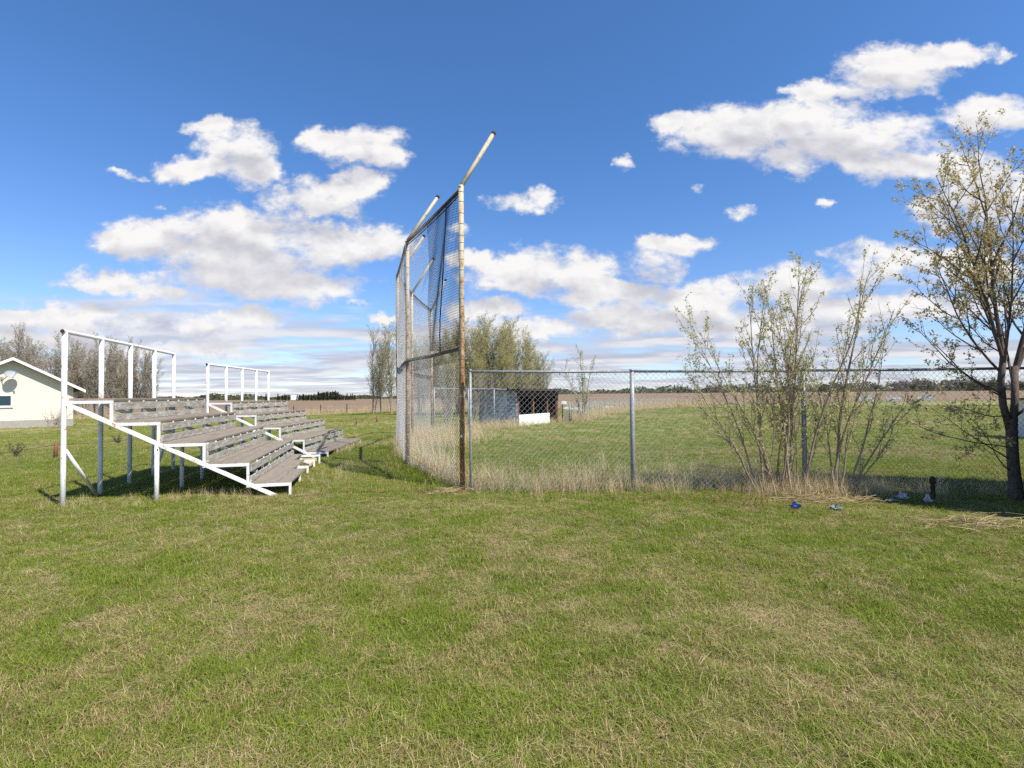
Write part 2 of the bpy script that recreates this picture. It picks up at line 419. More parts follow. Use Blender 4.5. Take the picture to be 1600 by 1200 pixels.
M_leafdry = leafmat('fallen_leaf', (.10, .05, .025), (.24, .13, .065), (.40, .27, .15))
M_fresh = mat('fresh_lumber', (.62, .45, .24), .7)

# ---------------------------------------------------------------- ground
def warp(n, a, k):
    t = np.linspace(-1, 1, n); return np.sign(t) * (np.exp(k * np.abs(t)) - 1) * a
def grid(xs, Y):
    nx = len(xs); ny = Y.shape[0]
    X = np.broadcast_to(xs, (ny, nx)); Z = hgt(X, Y)
    v = np.stack([X, Y, Z], -1).reshape(-1, 3)
    i = np.arange(ny - 1)[:, None] * nx; j = np.arange(nx - 1)[None, :]
    q = np.stack([i + j, i + j + 1, i + nx + j + 1, i + nx + j], -1).reshape(-1, 4)
    return v, q
xs = warp(261, 3.0, 6.9)
v, q = grid(xs, np.repeat((warp(261, 3.0, 6.9) + 5)[:, None], len(xs), 1))
b = MB(); b.add(v, q); g = b.build('ground', M_ground, smooth=True); tag(g, kind='structure')
t = (np.exp(4.6 * np.linspace(0, 1, 90)) - 1) * 30
Y = bound(xs)[None, :] + t[:, None]
v, q = grid(xs, Y); v[:, 2] += 0.03
b = MB(); b.add(v, q); g = b.build('ploughed_field', M_field, smooth=True); tag(g, kind='structure')

# ---------------------------------------------------------------- bleachers
T = 0.595; STEP = 0.3225; TOP = 1.5; LEN = 3.95
def make_bleacher(label, group, broken=True):
    rng = np.random.default_rng(4)
    root = empty('bleacher', (0, 0, 0), 0, label, 'bleacher', group)
    zs = [TOP - STEP * i for i in range(5)]
    # local x: down the tiers, local y: along the benches
    ys = [LEN * i / 4 for i in range(5)]
    bd = 0.028                                    # board thickness
    for i, y in enumerate(ys):
        if i == 0:
            for k in range(1, 5):
                mb_ = MB(); mb_.tube([(k * T - .02, y - .028, zs[k] - .10), (k * T - .02, y - .036, zs[k] - .10)], .010, 8); mb_.build('bolt', M_dark, root)
        m = MB()                                  # stringer: sloping beam with welded steps
        m.bar((0.0, y, zs[0] - 0.05), (4.88 * T, y, -0.09), 0.048, 0.052)
        for k in range(5):
            zt = zs[k] - bd - 0.02
            m.bar((k * T + (0.04 if k == 0 else -0.02), y, zt), ((k + 1) * T, y, zt), 0.040, 0.042)
            zb = (zs[k + 1] - bd - 0.04) if k < 4 else -0.12
            m.bar(((k + 1) * T - 0.018, y, zt - 0.018), ((k + 1) * T - 0.018, y, zb), 0.034, 0.036, (0, 1, 0))
        m.build('stringer', M_white, root)
        m = MB(); m.tube([(0, y, -0.15), (0, y, 0.5), (0, y, 1.5), (0, y, TOP + 0.945)], 0.034, 14)
        m.build('back_post', M_white, root, smooth=True)
        m = MB(); m.tube([(1.93 * T, y + 0.002, -0.15), (1.93 * T, y + 0.002, zs[1] - 0.36)], 0.031, 12)
        m.build('leg', M_white, root, smooth=True)
    m = MB(); m.tube([(0, -0.055, TOP + 0.95), (0, LEN / 2, TOP + 0.955), (0, LEN + 0.05, TOP + 0.95)], 0.029, 14, cap=False)
    rail = m.build('handrail', M_white, root, smooth=True)
    m = MB(); m.tube([(0, -0.0555, TOP + 0.95), (0, -0.045, TOP + 0.95)], 0.028, 14); m.build('rusty_pipe_end', M_dark, rail)
    m = MB(); m.tube([(0.0, 0.04, 0.78), (0.0, 0.93, -0.05)], 0.026, 10); m.build('brace', M_white, root, smooth=True)
    m = MB(); m.tube([(0.0, LEN - 0.04, 0.95), (0.0, LEN - 1.0, -0.05)], 0.026, 10); m.build('brace', M_white, root, smooth=True)
    for k in range(5):
        z = zs[k]; x0 = k * T + (0.045 if k == 0 else 0.0); x1 = (k + 1) * T + 0.012
        w = (x1 - x0) / 3; m = MB()
        for j in range(3):
            e0 = 0.012 + rng.uniform(-.008, .008); e1 = LEN + 0.03 + rng.uniform(-.02, .02)
            if broken and k == 4 and j == 2: e1 = LEN * 0.36
            if broken and k == 4 and j == 1: e1 = LEN * 0.72
            cut = [e0, LEN * rng.uniform(.35, .65), e1] if j == 1 else [e0, e1]
            for a_, b_ in zip(cut[:-1], cut[1:]):
                dz = rng.uniform(-.006, .005)
                m.plank((x0 + j * w + .003, a_ + .003, z - bd + dz), (x0 + (j + 1) * w - .003, b_ - .003, z + dz), rng)
        m.build('bench_deck', M_plank, root)
    for k in range(1, 5):                          # boards closing the step between two decks
        zt = zs[k - 1]; zb = zs[k]; x = k * T
        m = MB(); m.plank((x + .006, 0.015, zt - .156), (x + .03, LEN + .01, zt - .050), rng); m.build('riser_board', M_riser, root)
        m = MB(); m.plank((x + .006, 0.015, zb + .004), (x + .03, LEN + .02, zb + .100), rng); m.build('riser_board', M_riser, root)
        for i in range(1, 9):
            y = LEN * i / 8; m = MB()
            m.box((x - 0.004, y - .045, zt - .052), (x + 0.016, y - .02, zt - .029))
            m.build('bracket', M_white, root)
    if not broken: return root
    m = MB()
    m.box((4.9 * T, LEN * .64, .10), (4.9 * T + .03, LEN * .86, .155)); m.box((4.9 * T - .24, LEN * .86, .11), (4.9 * T + .04, LEN * .875, .16))
    m.build('brace_board', M_fresh, root)
    return root
BA = math.atan2(0.25, 0.968)
bl1 = make_bleacher('nearer white steel bleacher with grey plank benches, its front bench board broken short', 'bleachers behind the backstop')
p1 = gp(93, 790)
bl1.location = (-6.3, 7.2, 0.0); bl1.rotation_euler = (0, 0, BA)
bl2 = make_bleacher('farther white steel bleacher with peeling grey planks, nearest the bent backstop', 'bleachers behind the backstop', False)
bl2.location = (-7.7, 12.95, -0.1); bl2.rotation_euler = (0, 0, math.atan2(.085, .996))

# ---------------------------------------------------------------- chain link and pipes
def chain_link(p0, p1, z0, z1, cell, r, wav=0.0, seed=0, n=3):
    rng = np.random.default_rng(seed)
    m = MB(); p0 = np.array(p0[:2], float); p1 = np.array(p1[:2], float); L = np.linalg.norm(p1 - p0); d = (p1 - p0) / L
    nn = np.array([-d[1], d[0]]); hc = cell / 2; cols = int(L / hc); rows = int((z1 - z0) / hc) + 1
    zz = z0 + np.arange(rows) * hc * (z1 - z0) / ((rows - 1) * hc)
    for i in range(cols):
        par = (np.arange(rows) + i) % 2
        s = (i + par) * L / (cols + 0.0); s = np.minimum(s, L)
        off = np.where(par == 0, -0.003, 0.003) + wav * np.sin(s * 2.1 + seed) * np.sin(zz * 1.7 + seed)
        ph = wav * 1.2 * np.sin(s * 1.3) * np.sin(zz * 2.3)
        P = np.stack([p0[0] + d[0] * (s + ph) + nn[0] * off, p0[1] + d[1] * (s + ph) + nn[1] * off, zz], 1)
        m.tube(P, r, n, cap=False)
    return m
def fence_thing(name, pts, hgtv, cell, wr, pr, label, cat, wav=.006, mat_p=None, mesh_bottom=.03, group=None, extend_top=.03, rail_r=None, thin_first=False, ties=False):
    mp = mat_p or M_galv; x0, y0 = pts[0][:2]
    root = empty(name, (x0, y0, 0), 0, label, cat, group)
    L = [(p[0] - x0, p[1] - y0, Hh(p[0], p[1])) for p in pts]
    for k_, (x, y, z) in enumerate(L):
        pr0 = pr
        if thin_first and k_ == 0: pr = .019
        m = MB(); m.tube([(x, y, z - .2), (x + .004, y, z + 1), (x + .007, y, z + hgtv)], pr, 10)
        m.tube([(x + .007, y, z + hgtv - .005), (x + .007, y, z + hgtv + extend_top)], pr * 1.15, 10)
        m.build('post', mp, root, smooth=True); pr = pr0
    m = MB()
    for a, c in zip(L[:-1], L[1:]):
        m.tube([(a[0], a[1], a[2] + hgtv - .005), ((a[0] + c[0]) / 2, (a[1] + c[1]) / 2, (a[2] + c[2]) / 2 + hgtv - .012), (c[0], c[1], c[2] + hgtv - .005)], rail_r or pr * .62, 8)
    if ties:
        for a, c in zip(L[:-1], L[1:]):
            for q_ in np.arange(.09, 1, .115):
                x_, y_, z_ = (a[k2] * (1 - q_) + c[k2] * q_ for k2 in range(3)); z_ += hgtv - .008
                m.tube([(x_, y_ - .025, z_ - .06), (x_ + .004, y_ - .027, z_), (x_ + .006, y_, z_ + .026), (x_ + .01, y_ + .027, z_), (x_ + .012, y_ + .02, z_ - .05)], .0028, 4)
    rail = m.build('top_rail', mp, root, smooth=True)
    for i, (a, c) in enumerate(zip(L[:-1], L[1:])):
        zb = (a[2] + c[2]) / 2
        chain_link(a, c, zb + mesh_bottom, zb + hgtv - .02, cell, wr, wav, i + 3).build('chain_link_mesh', M_wire, root)
    return root
# near fence along the field
fz = []
for px, py in ((731, 762), (986, 757), (1263, 772), (1583, 781)):
    pass
FPTS = [(-0.66, 8.05), (1.90, 8.13), (4.50, 7.92), (7.62, 7.78), (10.2, 7.6), (12.8, 7.4)]
fence_thing('chain_link_fence', FPTS, 1.92, .085, .0025, .036, 'tall galvanised chain link fence running right from the rusty backstop through the shrubs', 'fence', rail_r=.021, thin_first=True, ties=True)

# ---------------------------------------------------------------- backstop
BP = [(-0.80, 8.2), (-2.24, 11.0), (-3.12, 14.0), (-3.24, 16.6), (-3.12, 19.9)]
BH = 4.87
def make_backstop():
    o0 = BP[0]
    root = empty('backstop', (o0[0], o0[1], 0), 0, 'tall curved baseball backstop of rusty pipes with wire mesh and torn black netting', 'backstop')
    L = [np.array((p[0] - o0[0], p[1] - o0[1])) for p in BP]
    outd = [(.52, .52), (.61, .42), (.70, .22), (.72, .0), (.60, -.28)]
    for i, p in enumerate(L):
        z0 = Hh(*BP[i]) - .2
        zt = BH + (.03 if i == 0 else 0)
        m = MB(); x, y = p
        m.tube([(x, y, z0), (x, y, 1.6), (x, y, 3.2), (x, y, zt)], .043, 16)
        r_ = random.Random(i)
        for zc in np.arange(.25, 4.8, .155 if i == 0 else .4):
            zc += r_.uniform(-.05, .05)
            m.tube([(x, y, zc - .005), (x, y, zc + .005)], .047, 12)
        post = m.build('post', M_rust, root, smooth=True)
        dx, dy = outd[i]
        m = MB(); m.tube([(x - dx * .03, y - dy * .03, zt - .05), (x + dx * .5, y + dy * .5, zt + .55), (x + dx, y + dy, zt + 1.12)], .036, 14)
        arm = m.build('angled_arm', M_rust, post, smooth=True)
        m = MB(); e = Vector((dx, dy, 1.15)).normalized(); q0 = Vector((x + dx, y + dy, zt + 1.12))
        m.tube([tuple(q0 - e * .05), tuple(q0 + e * .012)], .040, 14); m.build('end_cap', M_dark, arm, smooth=True)
    m = MB(); m.tube([(.0, -.046, .86), (.0, -.030, .86)], .024, 12); m.build('white_disc', M_paper, root)
    for i in range(4):
        a, c = L[i], L[i + 1]
        m = MB(); m.tube([(*a, BH - .03), (*(a + c) / 2, BH - .045), (*c, BH - .03)], .032, 10)
        m.tube([(*a, BH - .10), (*(a * .7 + c * .3), BH - .13), (*(a * .3 + c * .7), BH - .125), (*c, BH - .10)], .010, 6)
        m.build('top_rail', M_rail, root, smooth=True)
        zr = 2.27
        m = MB(); m.tube([(*a, zr), (*(a + c) / 2, zr - .015), (*c, zr)], .036, 10); m.build('middle_rail', M_rail, root, smooth=True)
        zb = min(Hh(*BP[i]), Hh(*BP[i + 1]))
        n = (c - a) / np.linalg.norm(c - a); nn = np.array((n[1], -n[0])) * -.035
        chain_link(a + nn, c + nn, zb + .02, 2.27, .075, .0019, .02, i).build('chain_link_mesh', M_wireb, root)
        s0 = .34 if i == 0 else 0
        chain_link(a + (c - a) * s0 + nn, c + nn, 2.27, BH - .04, .075, .0017, .025, i + 9).build('chain_link_mesh', M_wireb, root)
    # black square netting hanging on half of the first upper panel
    a, c = L[0], L[1]; d = (c - a); Ld = np.linalg.norm(d); d = d / Ld; nn = np.array((d[1], -d[0])) * -.05
    m = MB(); W_ = 1.55; cell = .043
    def P(s, z):
        w = .05 * np.sin(s * 5 + z * 1.3) + .03 * np.sin(z * 4 + s * 9)
        s2 = s + .05 * np.sin(z * 2.2 + s) * (s / W_); z2 = z - .05 * np.sin(s * 2.4) * np.sin(z)
        return np.stack([a[0] + d[0] * s2 + nn[0] * (1 + w * 8), a[1] + d[1] * s2 + nn[1] * (1 + w * 8), z2], -1)
    for s in np.arange(.04, W_, cell):
        z = np.linspace(2.32, BH - .12, 40); m.tube(P(np.full(40, s), z), .0030, 3, cap=False)
    for z in np.arange(2.34, BH - .12, cell):
        s = np.linspace(.04, W_, 22); m.tube(P(s, np.full(22, z)), .0030, 3, cap=False)
    m.build('torn_netting', M_net, root)
    z = np.linspace(2.3, BH - .1, 24); m = MB(); m.tube(P(.86 - .34 * (z - 2.3) / 2.5 + .05 * np.sin(z * 3), z), .011, 6); m.build('hanging_rope', M_net, root)
    return root
make_backstop()

# inner fence from backstop to dugout
fence_thing('chain_link_fence', [(-3.05, 20.0), (-1.9, 22.2), (-.85, 24.0), (.2, 25.4)], 1.80, .10, .0022, .03,
    'grey chain link fence beyond the backstop running to the dark roofed dugout', 'fence')
# outfield fence
oc = [(3.35, 29.0), (4.6, 32.5), (5.8, 36.2), (7.2, 39.8), (8.6, 43.0), (10.1, 46.2), (11.7, 49.2), (13.3, 51.8), (15.0, 54.2), (16.8, 56.2), (18.6, 57.8), (20.2, 57.4)]
op = []
for a, c in zip(oc[:-1], oc[1:]):
    op += [a, ((a[0] + c[0]) / 2, (a[1] + c[1]) / 2)]
op.append(oc[-1])
fence_thing('outfield_fence', op, 1.12, .16, .003, .022, 'low wire outfield fence curving away past the white field litter to the ploughed ground', 'fence')
# gate leaf
def make_gate():
    p = gp(879, 659); root = empty('wire_gate', (p.x, p.y, p.z), 0, 'small wire gate with dark post and galvanised frame right of the dugout', 'gate')
    m = MB(); m.tube([(0, 0, -.1), (0, 0, 1.0)], .035, 10); m.build('dark_post', M_board, root, smooth=True)
    m = MB(); m.tube([(.42, 0, -.1), (.42, 0, 1.08)], .045, 10); m.build('post', M_galv, root, smooth=True)
    m = MB(); m.tube([(.05, 0, .1), (.05, 0, .92), (.37, 0, .92), (.37, 0, .1), (.05, 0, .1)], .015, 6); fr = m.build('gate_frame', M_galv, root)
    chain_link((.05, 0), (.37, 0), .1, .92, .10, .0025).build('chain_link_mesh', M_wire, fr)
    m = MB(); m.box((-.06, -.06, 1.0), (.24, .06, 1.17)); m.build('white_box', M_panel, root)
make_gate()

# ---------------------------------------------------------------- dugout
def make_dugout():
    d = Vector((.55, .83, 0)).normalized(); ang = math.atan2(d.y, d.x)
    root = empty('dugout', (.34, 24.9, 0), ang, 'low dugout shelter with black flat roof, white front panel and grey siding', 'dugout')
    # local x along the open front, local y backwards
    Lx, Ly, hz = 4.1, 2.3, 1.72
    m = MB(); m.box((0.0, 0.0, -.1), (3.0, .05, .56)); m.build('white_front_panel', M_panel, root)
    m = MB(); m.box((-.06, .1, -.1), (0.0, Ly, hz)); m.build('end_wall', M_siding, root)
    m = MB(); m.box((-.055, Ly, -.1), (Lx, Ly + .06, hz - .02)); m.build('back_wall', M_board, root)
    m = MB(); m.box((Lx, .1, -.1), (Lx + .06, Ly, hz)); m.build('end_wall', M_board, root)
    for x in (.04, 1.45, 2.9, 3.95):
        m = MB(); m.box((x - .05, .055, -.1), (x + .05, .155, hz - .1)); m.build('post', M_redpost, root)
    m = MB(); m.box((-.05, .052, hz - .28), (Lx, .1, hz - .02)); m.build('beam', M_board, root)
    m = MB(); m.box((-.45, -.35, hz), (Lx + .55, Ly + .3, hz + .10)); m.build('roof', M_tar, root)
    m = MB(); m.box((.1, Ly - .5, .40), (Lx - .1, Ly - .1, .45)); m.box((.3, Ly - .4, 0), (.4, Ly - .2, .4)); m.box((3.3, Ly - .4, 0), (3.4, Ly - .2, .4)); m.build('bench', M_plank, root)
make_dugout()

# ---------------------------------------------------------------- house
def make_house():
    C = Vector((-36.0, 42.0, -.5)); wd = Vector((-.6, -.8, 0)); ang = math.atan2(wd.y, wd.x)
    root = empty('house', C, ang, 'cream stucco house with low gable roof and satellite dish', 'house')
    # local x: along the gable wall away from the right corner, local -y... back of the house
    Wd, dep = 7.4, 10.0
    sgn = -1
    e = 2.95; pk = 5.0; mid = Wd / 2
    m = MB()
    prof = [(0, .38), (Wd, .38), (Wd, e), (mid, pk), (0, e)]
    v = [(x, 0, z) for x, z in prof] + [(x, sgn * dep, z) for x, z in prof]
    m.add(v, [(0, 1, 6, 5), (1, 2, 7, 6), (4, 0, 5, 9), (0, 4, 2, 1), (5, 6, 7, 9)], [(2, 4, 3), (7, 8, 9)])
    m.build('wall', M_stucco, root)
    m = MB(); m.box((-.03, sgn * dep - .0, -.8), (Wd + .03, .03, .375)); m.build('foundation', M_conc, root)
    sl = (pk - e) / mid
    ov = .62; rk = .55
    m = MB(); th = .16
    def slab(xa, za, xb, zb):
        y0, y1 = rk, sgn * dep - .4
        vs = []
        for y in (y0, y1):
            vs += [(xa, y, za + .03), (xb, y, zb + .03), (xb, y, zb + th), (xa, y, za + th)]
        m.add(vs, [(0, 1, 2, 3), (7, 6, 5, 4), (0, 4, 5, 1), (3, 2, 6, 7), (0, 3, 7, 4), (1, 5, 6, 2)])
    slab(-ov, e - ov * sl, mid, pk); slab(Wd + ov, e - ov * sl, mid, pk)
    roof = m.build('roof', M_shingle, root)
    m = MB()
    for xa in (-ov - .02, Wd + ov + .02):
        za = e - ov * sl - .02
        m.add([(xa, rk + .002, za - .05), (mid, rk + .002, pk - .02), (mid, rk + .002, pk + .20), (xa, rk + .002, za + .17),
               (xa, rk + .05, za - .05), (mid, rk + .05, pk - .02), (mid, rk + .05, pk + .20), (xa, rk + .05, za + .17)],
              [(0, 1, 2, 3), (4, 7, 6, 5), (0, 4, 5, 1), (3, 2, 6, 7), (0, 3, 7, 4)])
    m.box((-ov - .06, sgn * dep - .4, e - ov * sl - .08), (-ov - .0, rk, e - ov * sl + .14))
    m.build('fascia', M_trim, roof)
    m = MB(); m.box((mid + .9, -4.2, pk - .3), (mid + 1.6, -3.4, pk + .75)); m.build('chimney', M_brick, roof)
    # window
    wx0, wx1, wz0, wz1 = 3.62, 5.2, 1.45, 2.35
    m = MB(); f = .08
    m.box((wx0, .0, wz0), (wx0 + f, .06, wz1)); m.box((wx1 - f, .0, wz0), (wx1, .06, wz1)); m.box((wx0 + f, 0, wz0), (wx1 - f, .06, wz0 + f)); m.box((wx0 + f, 0, wz1 - f), (wx1 - f, .06, wz1))
    m.box(((wx0 + wx1) / 2 - .04, 0, wz0 + f), ((wx0 + wx1) / 2 + .04, .055, wz1 - f)); m.box((wx0 - .05, .0, wz0 - .06), (wx1 + .05, .10, wz0 - .003))
    wf = m.build('window', M_trim, root)
    m = MB(); m.box((wx0 + f, 0.004, wz0 + f), ((wx0 + wx1) / 2 - .04, .03, wz1 - f)); m.box(((wx0 + wx1) / 2 + .04, 0.004, wz0 + f), (wx1 - f, .03, wz1 - f)); m.build('pane', M_glass, wf)
    return root
HOUSE = make_house()
def make_dish():
    C = Vector((-36.0, 42.0, -.5)); wd = Vector((-.6, -.8, 0))
    ang = math.atan2(wd.y, wd.x)
    xw = 3.82; z = 3.6
    base = C + wd * xw; base.z = -.5 + z
    root = empty('satellite_dish', base, ang, 'grey satellite dish on an arm fixed to the cream gable wall', 'satellite dish')
    m = MB(); m.box((.3, 0.002, -.18), (.5, .04, .12)); m.tube([(.4, .04, -.05), (.36, .35, -.1), (.18, .5, .12)], .03, 8); m.build('wall_mount', M_galv, root)
    # reflector: shallow bowl facing the sun
    m = MB(); ax = Vector((-.35, .75, .42)).normalized(); c0 = Vector((.0, .62, .28)); u_ = ax.cross(Vector((0, 0, 1))).normalized(); w_ = u_.cross(ax)
    vs = []; nr, ns = 5, 28
    for side in (0, 1):
        for i in range(nr + 1):
            r = .5 * i / nr
            for j in range(ns):
                a = 2 * math.pi * j / ns; p = c0 + u_ * (r * math.cos(a) * .92) + w_ * (r * math.sin(a) * .66) + ax * (.32 * r * r - .02 * side)
                vs.append(tuple(p))
    qs = []
    for side in (0, 1):
        o = side * (nr + 1) * ns
        for i in range(nr):
            for j in range(ns):
                j2 = (j + 1) % ns; f = (o + i * ns + j, o + i * ns + j2, o + (i + 1) * ns + j2, o + (i + 1) * ns + j)
                qs.append(f if side else f[::-1])
    o = (nr + 1) * ns
    for j in range(ns): j2 = (j + 1) % ns; qs.append((nr * ns + j, nr * ns + j2, o + nr * ns + j2, o + nr * ns + j))
    m.add(vs, qs); m.build('reflector', M_dish, root, smooth=True)
    e1 = c0 - w_ * .31; e2 = c0 + ax * .55 - w_ * .16
    m = MB(); m.tube([tuple(e1), tuple(e2)], .018, 6); ar = m.build('feed_arm', M_galv, root)
    m = MB(); m.box((-.05, -.05, -.06), (.05, .05, .06), Matrix.Translation(e2)); m.build('feed_horn', M_galv, ar)
make_dish()

# ---------------------------------------------------------------- plants
def grow(seed, starts, levels, leaf=None):
    """levels: dicts with n, ang, len, rad, seg, wig, up, lo.  returns wood, leaves"""
    rng = np.random.default_rng(seed); wood = MB(); tips = []
    def branch(p, d, L, r, lv):
        P = levels[lv]; k = P.get('seg', 5); pts = [p.copy()]; d = d / np.linalg.norm(d)
        for i in range(k):
            d = d + rng.normal(0, P.get('wig', .12), 3) + np.array([0, 0, P.get('up', .05)])
            d /= np.linalg.norm(d); pts.append(pts[-1] + d * L / k)
        pts = np.array(pts); rr = np.linspace(r, r * P.get('tap', .3), k + 1)
        wood.tube(pts, rr, P.get('sides', 5), cap=False)
        if lv >= levels[0]['leaflv']:
            for s in np.arange(P.get('l0', .25), 1.001, levels[0]['leafstep'] / L):
                x = s * k; i = min(int(x), k - 1); tips.append(pts[i] * (1 - (x - i)) + pts[i + 1] * (x - i))
        if lv + 1 < len(levels):
            Q = levels[lv + 1]; n = Q['n']; n = max(1, int(round(n * rng.uniform(.8, 1.2) * (L / P['len']) ** .8)))
            for c in range(n):
                s = Q.get('lo', .2) + (1 - Q.get('lo', .2)) * (c + rng.uniform(0, 1)) / n; s = min(s, .98)
                x = s * k; i = min(int(x), k - 1); q_ = pts[i] * (1 - (x - i)) + pts[i + 1] * (x - i)
                dd = pts[i + 1] - pts[i]; dd /= np.linalg.norm(dd)
                az = c * 2.4 + rng.uniform(-.6, .6); ref = np.array([1., .1, 0]) if abs(dd[0]) < .8 else np.array([0, 1., 0])
                a = np.cross(dd, ref); a /= np.linalg.norm(a); b_ = np.cross(dd, a)
                side = a * math.cos(az) + b_ * math.sin(az); an = Q['ang'] * rng.uniform(.7, 1.3)
                nd_ = dd * math.cos(an) + side * math.sin(an)
                Lc = Q['len'] * rng.uniform(.65, 1.15) * (1 - Q.get('short', .5) * s) * min(1.2, (L / P['len']) ** .5)
                branch(q_, nd_, Lc, min(Q['rad'] * rng.uniform(.8, 1.2), rr[i] * .8), lv + 1)
    for (p, d, L, r) in starts: branch(np.array(p, float), np.array(d, float), L, r, 0)
    return wood, tips
def leaves(tips, seed, per, size, spread, keep=1.0, droop=.2):
    rng = np.random.default_rng(seed); m = MB(); tips = np.array(tips)
    tips = tips[rng.uniform(size=len(tips)) < keep]
    n = len(tips) * per; c = np.repeat(tips, per, 0) + rng.normal(0, spread, (n, 3))
    a = rng.normal(0, 1, (n, 3)); a[:, 2] -= droop; a /= np.linalg.norm(a, axis=1)[:, None]
    b_ = np.cross(a, rng.normal(0, 1, (n, 3))); b_ /= np.linalg.norm(b_, axis=1)[:, None] + 1e-9
    s = size * rng.uniform(.6, 1.3, (n, 1)); nrm = np.cross(a, b_)
    v = np.stack([c, c + a * s * .55 + b_ * s * .28 + nrm * s * .08, c + a * s, c + a * s * .5 - b_ * s * .28 + nrm * s * .08], 1)
    m.add(v.reshape(-1, 3), np.arange(n * 4).reshape(-1, 4)); return m
def plant(name, loc, rz, label, cat, seed, starts, levels, bark, leafm, per, size, spread, keep=1, group=None, parts=('trunk', 'crown')):
    root = empty(name, loc, rz, label, cat, group)
    w, tips = grow(seed, starts, levels)
    w.build(parts[0], bark, root, smooth=True)
    if leafm is not None and len(tips): leaves(tips, seed + 1, per, size, spread, keep).build(parts[1], leafm, root)
    return root

# big young maple at the right
tl = [dict(leaflv=2, leafstep=.07, len=3.0, seg=10, wig=.045, up=.05, sides=7, tap=.12),
      dict(n=11, ang=.62, len=1.55, rad=.014, lo=.12, seg=7, wig=.08, up=.07, sides=5, tap=.2, short=.45),
      dict(n=8, ang=.6, len=.62, rad=.0055, lo=.15, seg=5, wig=.11, up=.10, sides=4, tap=.35),
      dict(n=3, ang=.6, len=.22, rad=.003, lo=.2, seg=3, wig=.12, up=.14, sides=3, tap=.5)]
RT = gp(1586, 783)
rt = empty('leafing_tree', (RT.x, RT.y, RT.z), 0, 'large leafing tree with dark forked trunk at the right edge of the fence', 'tree')
mm = MB(); mm.tube([(0.02, 0, -.15), (0.02, 0, .1), (0, .01, .5), (-.02, 0, .9), (-.03, 0, 1.15)], [.11, .082, .070, .066, .058], 12)
mm.tube([(-.04, 0, 1.0), (-.11, .02, 1.35), (-.13, .02, 1.7), (-.10, .0, 2.05)], [.048, .043, .041, .040], 10)
mm.tube([(-.01, 0, 1.0), (.07, .03, 1.4), (.10, .05, 1.9)], [.050, .045, .040], 10)
st = [((-.11, 0, 1.98), (-.32, -.10, 1), 2.8, .025), ((-.10, 0, 2.0), (.02, .05, 1), 3.05, .031), ((-.12, .02, 1.8), (-.70, .12, .9), 2.0, .018), ((-.10, 0, 2.0), (-.10, .35, 1), 2.8, .021),
      ((.10, .05, 1.85), (.10, -.1, 1), 3.1, .032), ((.10, .04, 1.8), (.6, .1, 1), 2.8, .027), ((-.10, 0, 1.9), (-.18, -.35, 1), 2.4, .019), ((.09, .05, 1.6), (.3, .6, 1), 2.5, .02)]
low = [((-.03, 0, .75), (-1, .0, .06), 1.4, .012), ((-.12, 0, 1.5), (-1, -.1, .16), 1.6, .013), ((-.12, -.02, 1.45), (-1, .1, .38), 1.7, .013), ((-.02, 0, .4), (-.8, -.1, .5), 1.2, .009), ((0, 0, .55), (-.9, .2, .65), 1.5, .010), ((-.08, 0, 1.2), (-.9, -.2, .0), 1.5, .011), ((.05, 0, 1.2), (1, .1, .4), 1.9, .02)]
w1, t1 = grow(11, st, tl)
tl2 = [dict(leaflv=1, leafstep=.10, len=1.8, seg=8, wig=.08, up=.05, sides=6, tap=.2)] + [dict(n=9, ang=.7, len=.6, rad=.004, lo=.2, seg=5, wig=.12, up=.07, sides=4, tap=.4), tl[3]]
w2, t2 = grow(12, low, tl2)
for src in (w1, w2):
    mm.add(np.vstack(src.v), np.vstack(src.q))
mm.build('trunk', M_bark, rt, smooth=True)
leaves(t1 + t2, 5, 8, .040, .020, .66).build('crown', M_budt, rt)

# shrubs growing through the fence
sl0 = dict(leaflv=1, leafstep=.085, len=3.0, seg=12, wig=.055, up=.04, sides=6, tap=.15, l0=.45)
sl = [sl0, dict(n=13, ang=.5, len=.95, rad=.0065, lo=.22, seg=6, wig=.09, up=.07, sides=4, tap=.3, short=.45),
      dict(n=4, ang=.6, len=.3, rad=.003, lo=.2, seg=3, wig=.12, up=.08, sides=3, tap=.5)]
rng = np.random.default_rng(21)
c = gp(1228, 776)
ss = []
for (dx, lean, L, r) in ((-.34, -.24, 3.0, .017), (-.26, -.17, 3.1, .020), (-.2, -.12, 3.3, .017), (-.13, -.30, 2.8, .015), (-.02, -.02, 3.4, .018), (.06, -.06, 3.2, .02),
                         (.16, .05, 3.2, .02), (.10, .0, 3.5, .021), (.22, .12, 3.3, .018), (-.36, -.36, 2.4, .013), (.0, .18, 3.1, .018), (-.1, .1, 2.7, .014), (-.40, -.52, 1.9, .011), (.25, .02, 2.6, .011), (-.3, -.05, 2.2, .010), (.12, -.12, 2.4, .010), (-.05, .25, 2.0, .009), (.2, .3, 2.2, .010), (-.15, -.2, 1.6, .008), (.05, .12, 1.4, .008)):
    ss.append(((dx, rng.uniform(-.15, .2), 0), (lean, rng.uniform(-.12, .12), 1), L, r))
plant('leafing_shrub', (c.x, c.y, c.z - .03), 0, 'wide many-stemmed shrub with pale new leaves left of the blue-grey fence post', 'shrub', 31, ss, sl, M_barkr, M_bud, 8, .036, .020, .52, 'shrubs growing through the fence', ('stems', 'foliage'))
c = gp(1308, 778)
ss = [((0, 0, 0), (.10, .05, 1), 3.25, .030), ((-.02, .05, 0), (.03, 0, 1), 2.9, .02), ((.05, -.03, 0), (.42, .0, 1), 2.5, .018), ((.06, .02, 0), (.85, .05, 1), 2.2, .016), ((.0, 0, 0), (.22, -.1, 1), 2.4, .014), ((.1, 0, .0), (1.1, .1, .8), 1.6, .012), ((-.03, 0, 0), (-.12, .1, 1), 2.4, .014)]
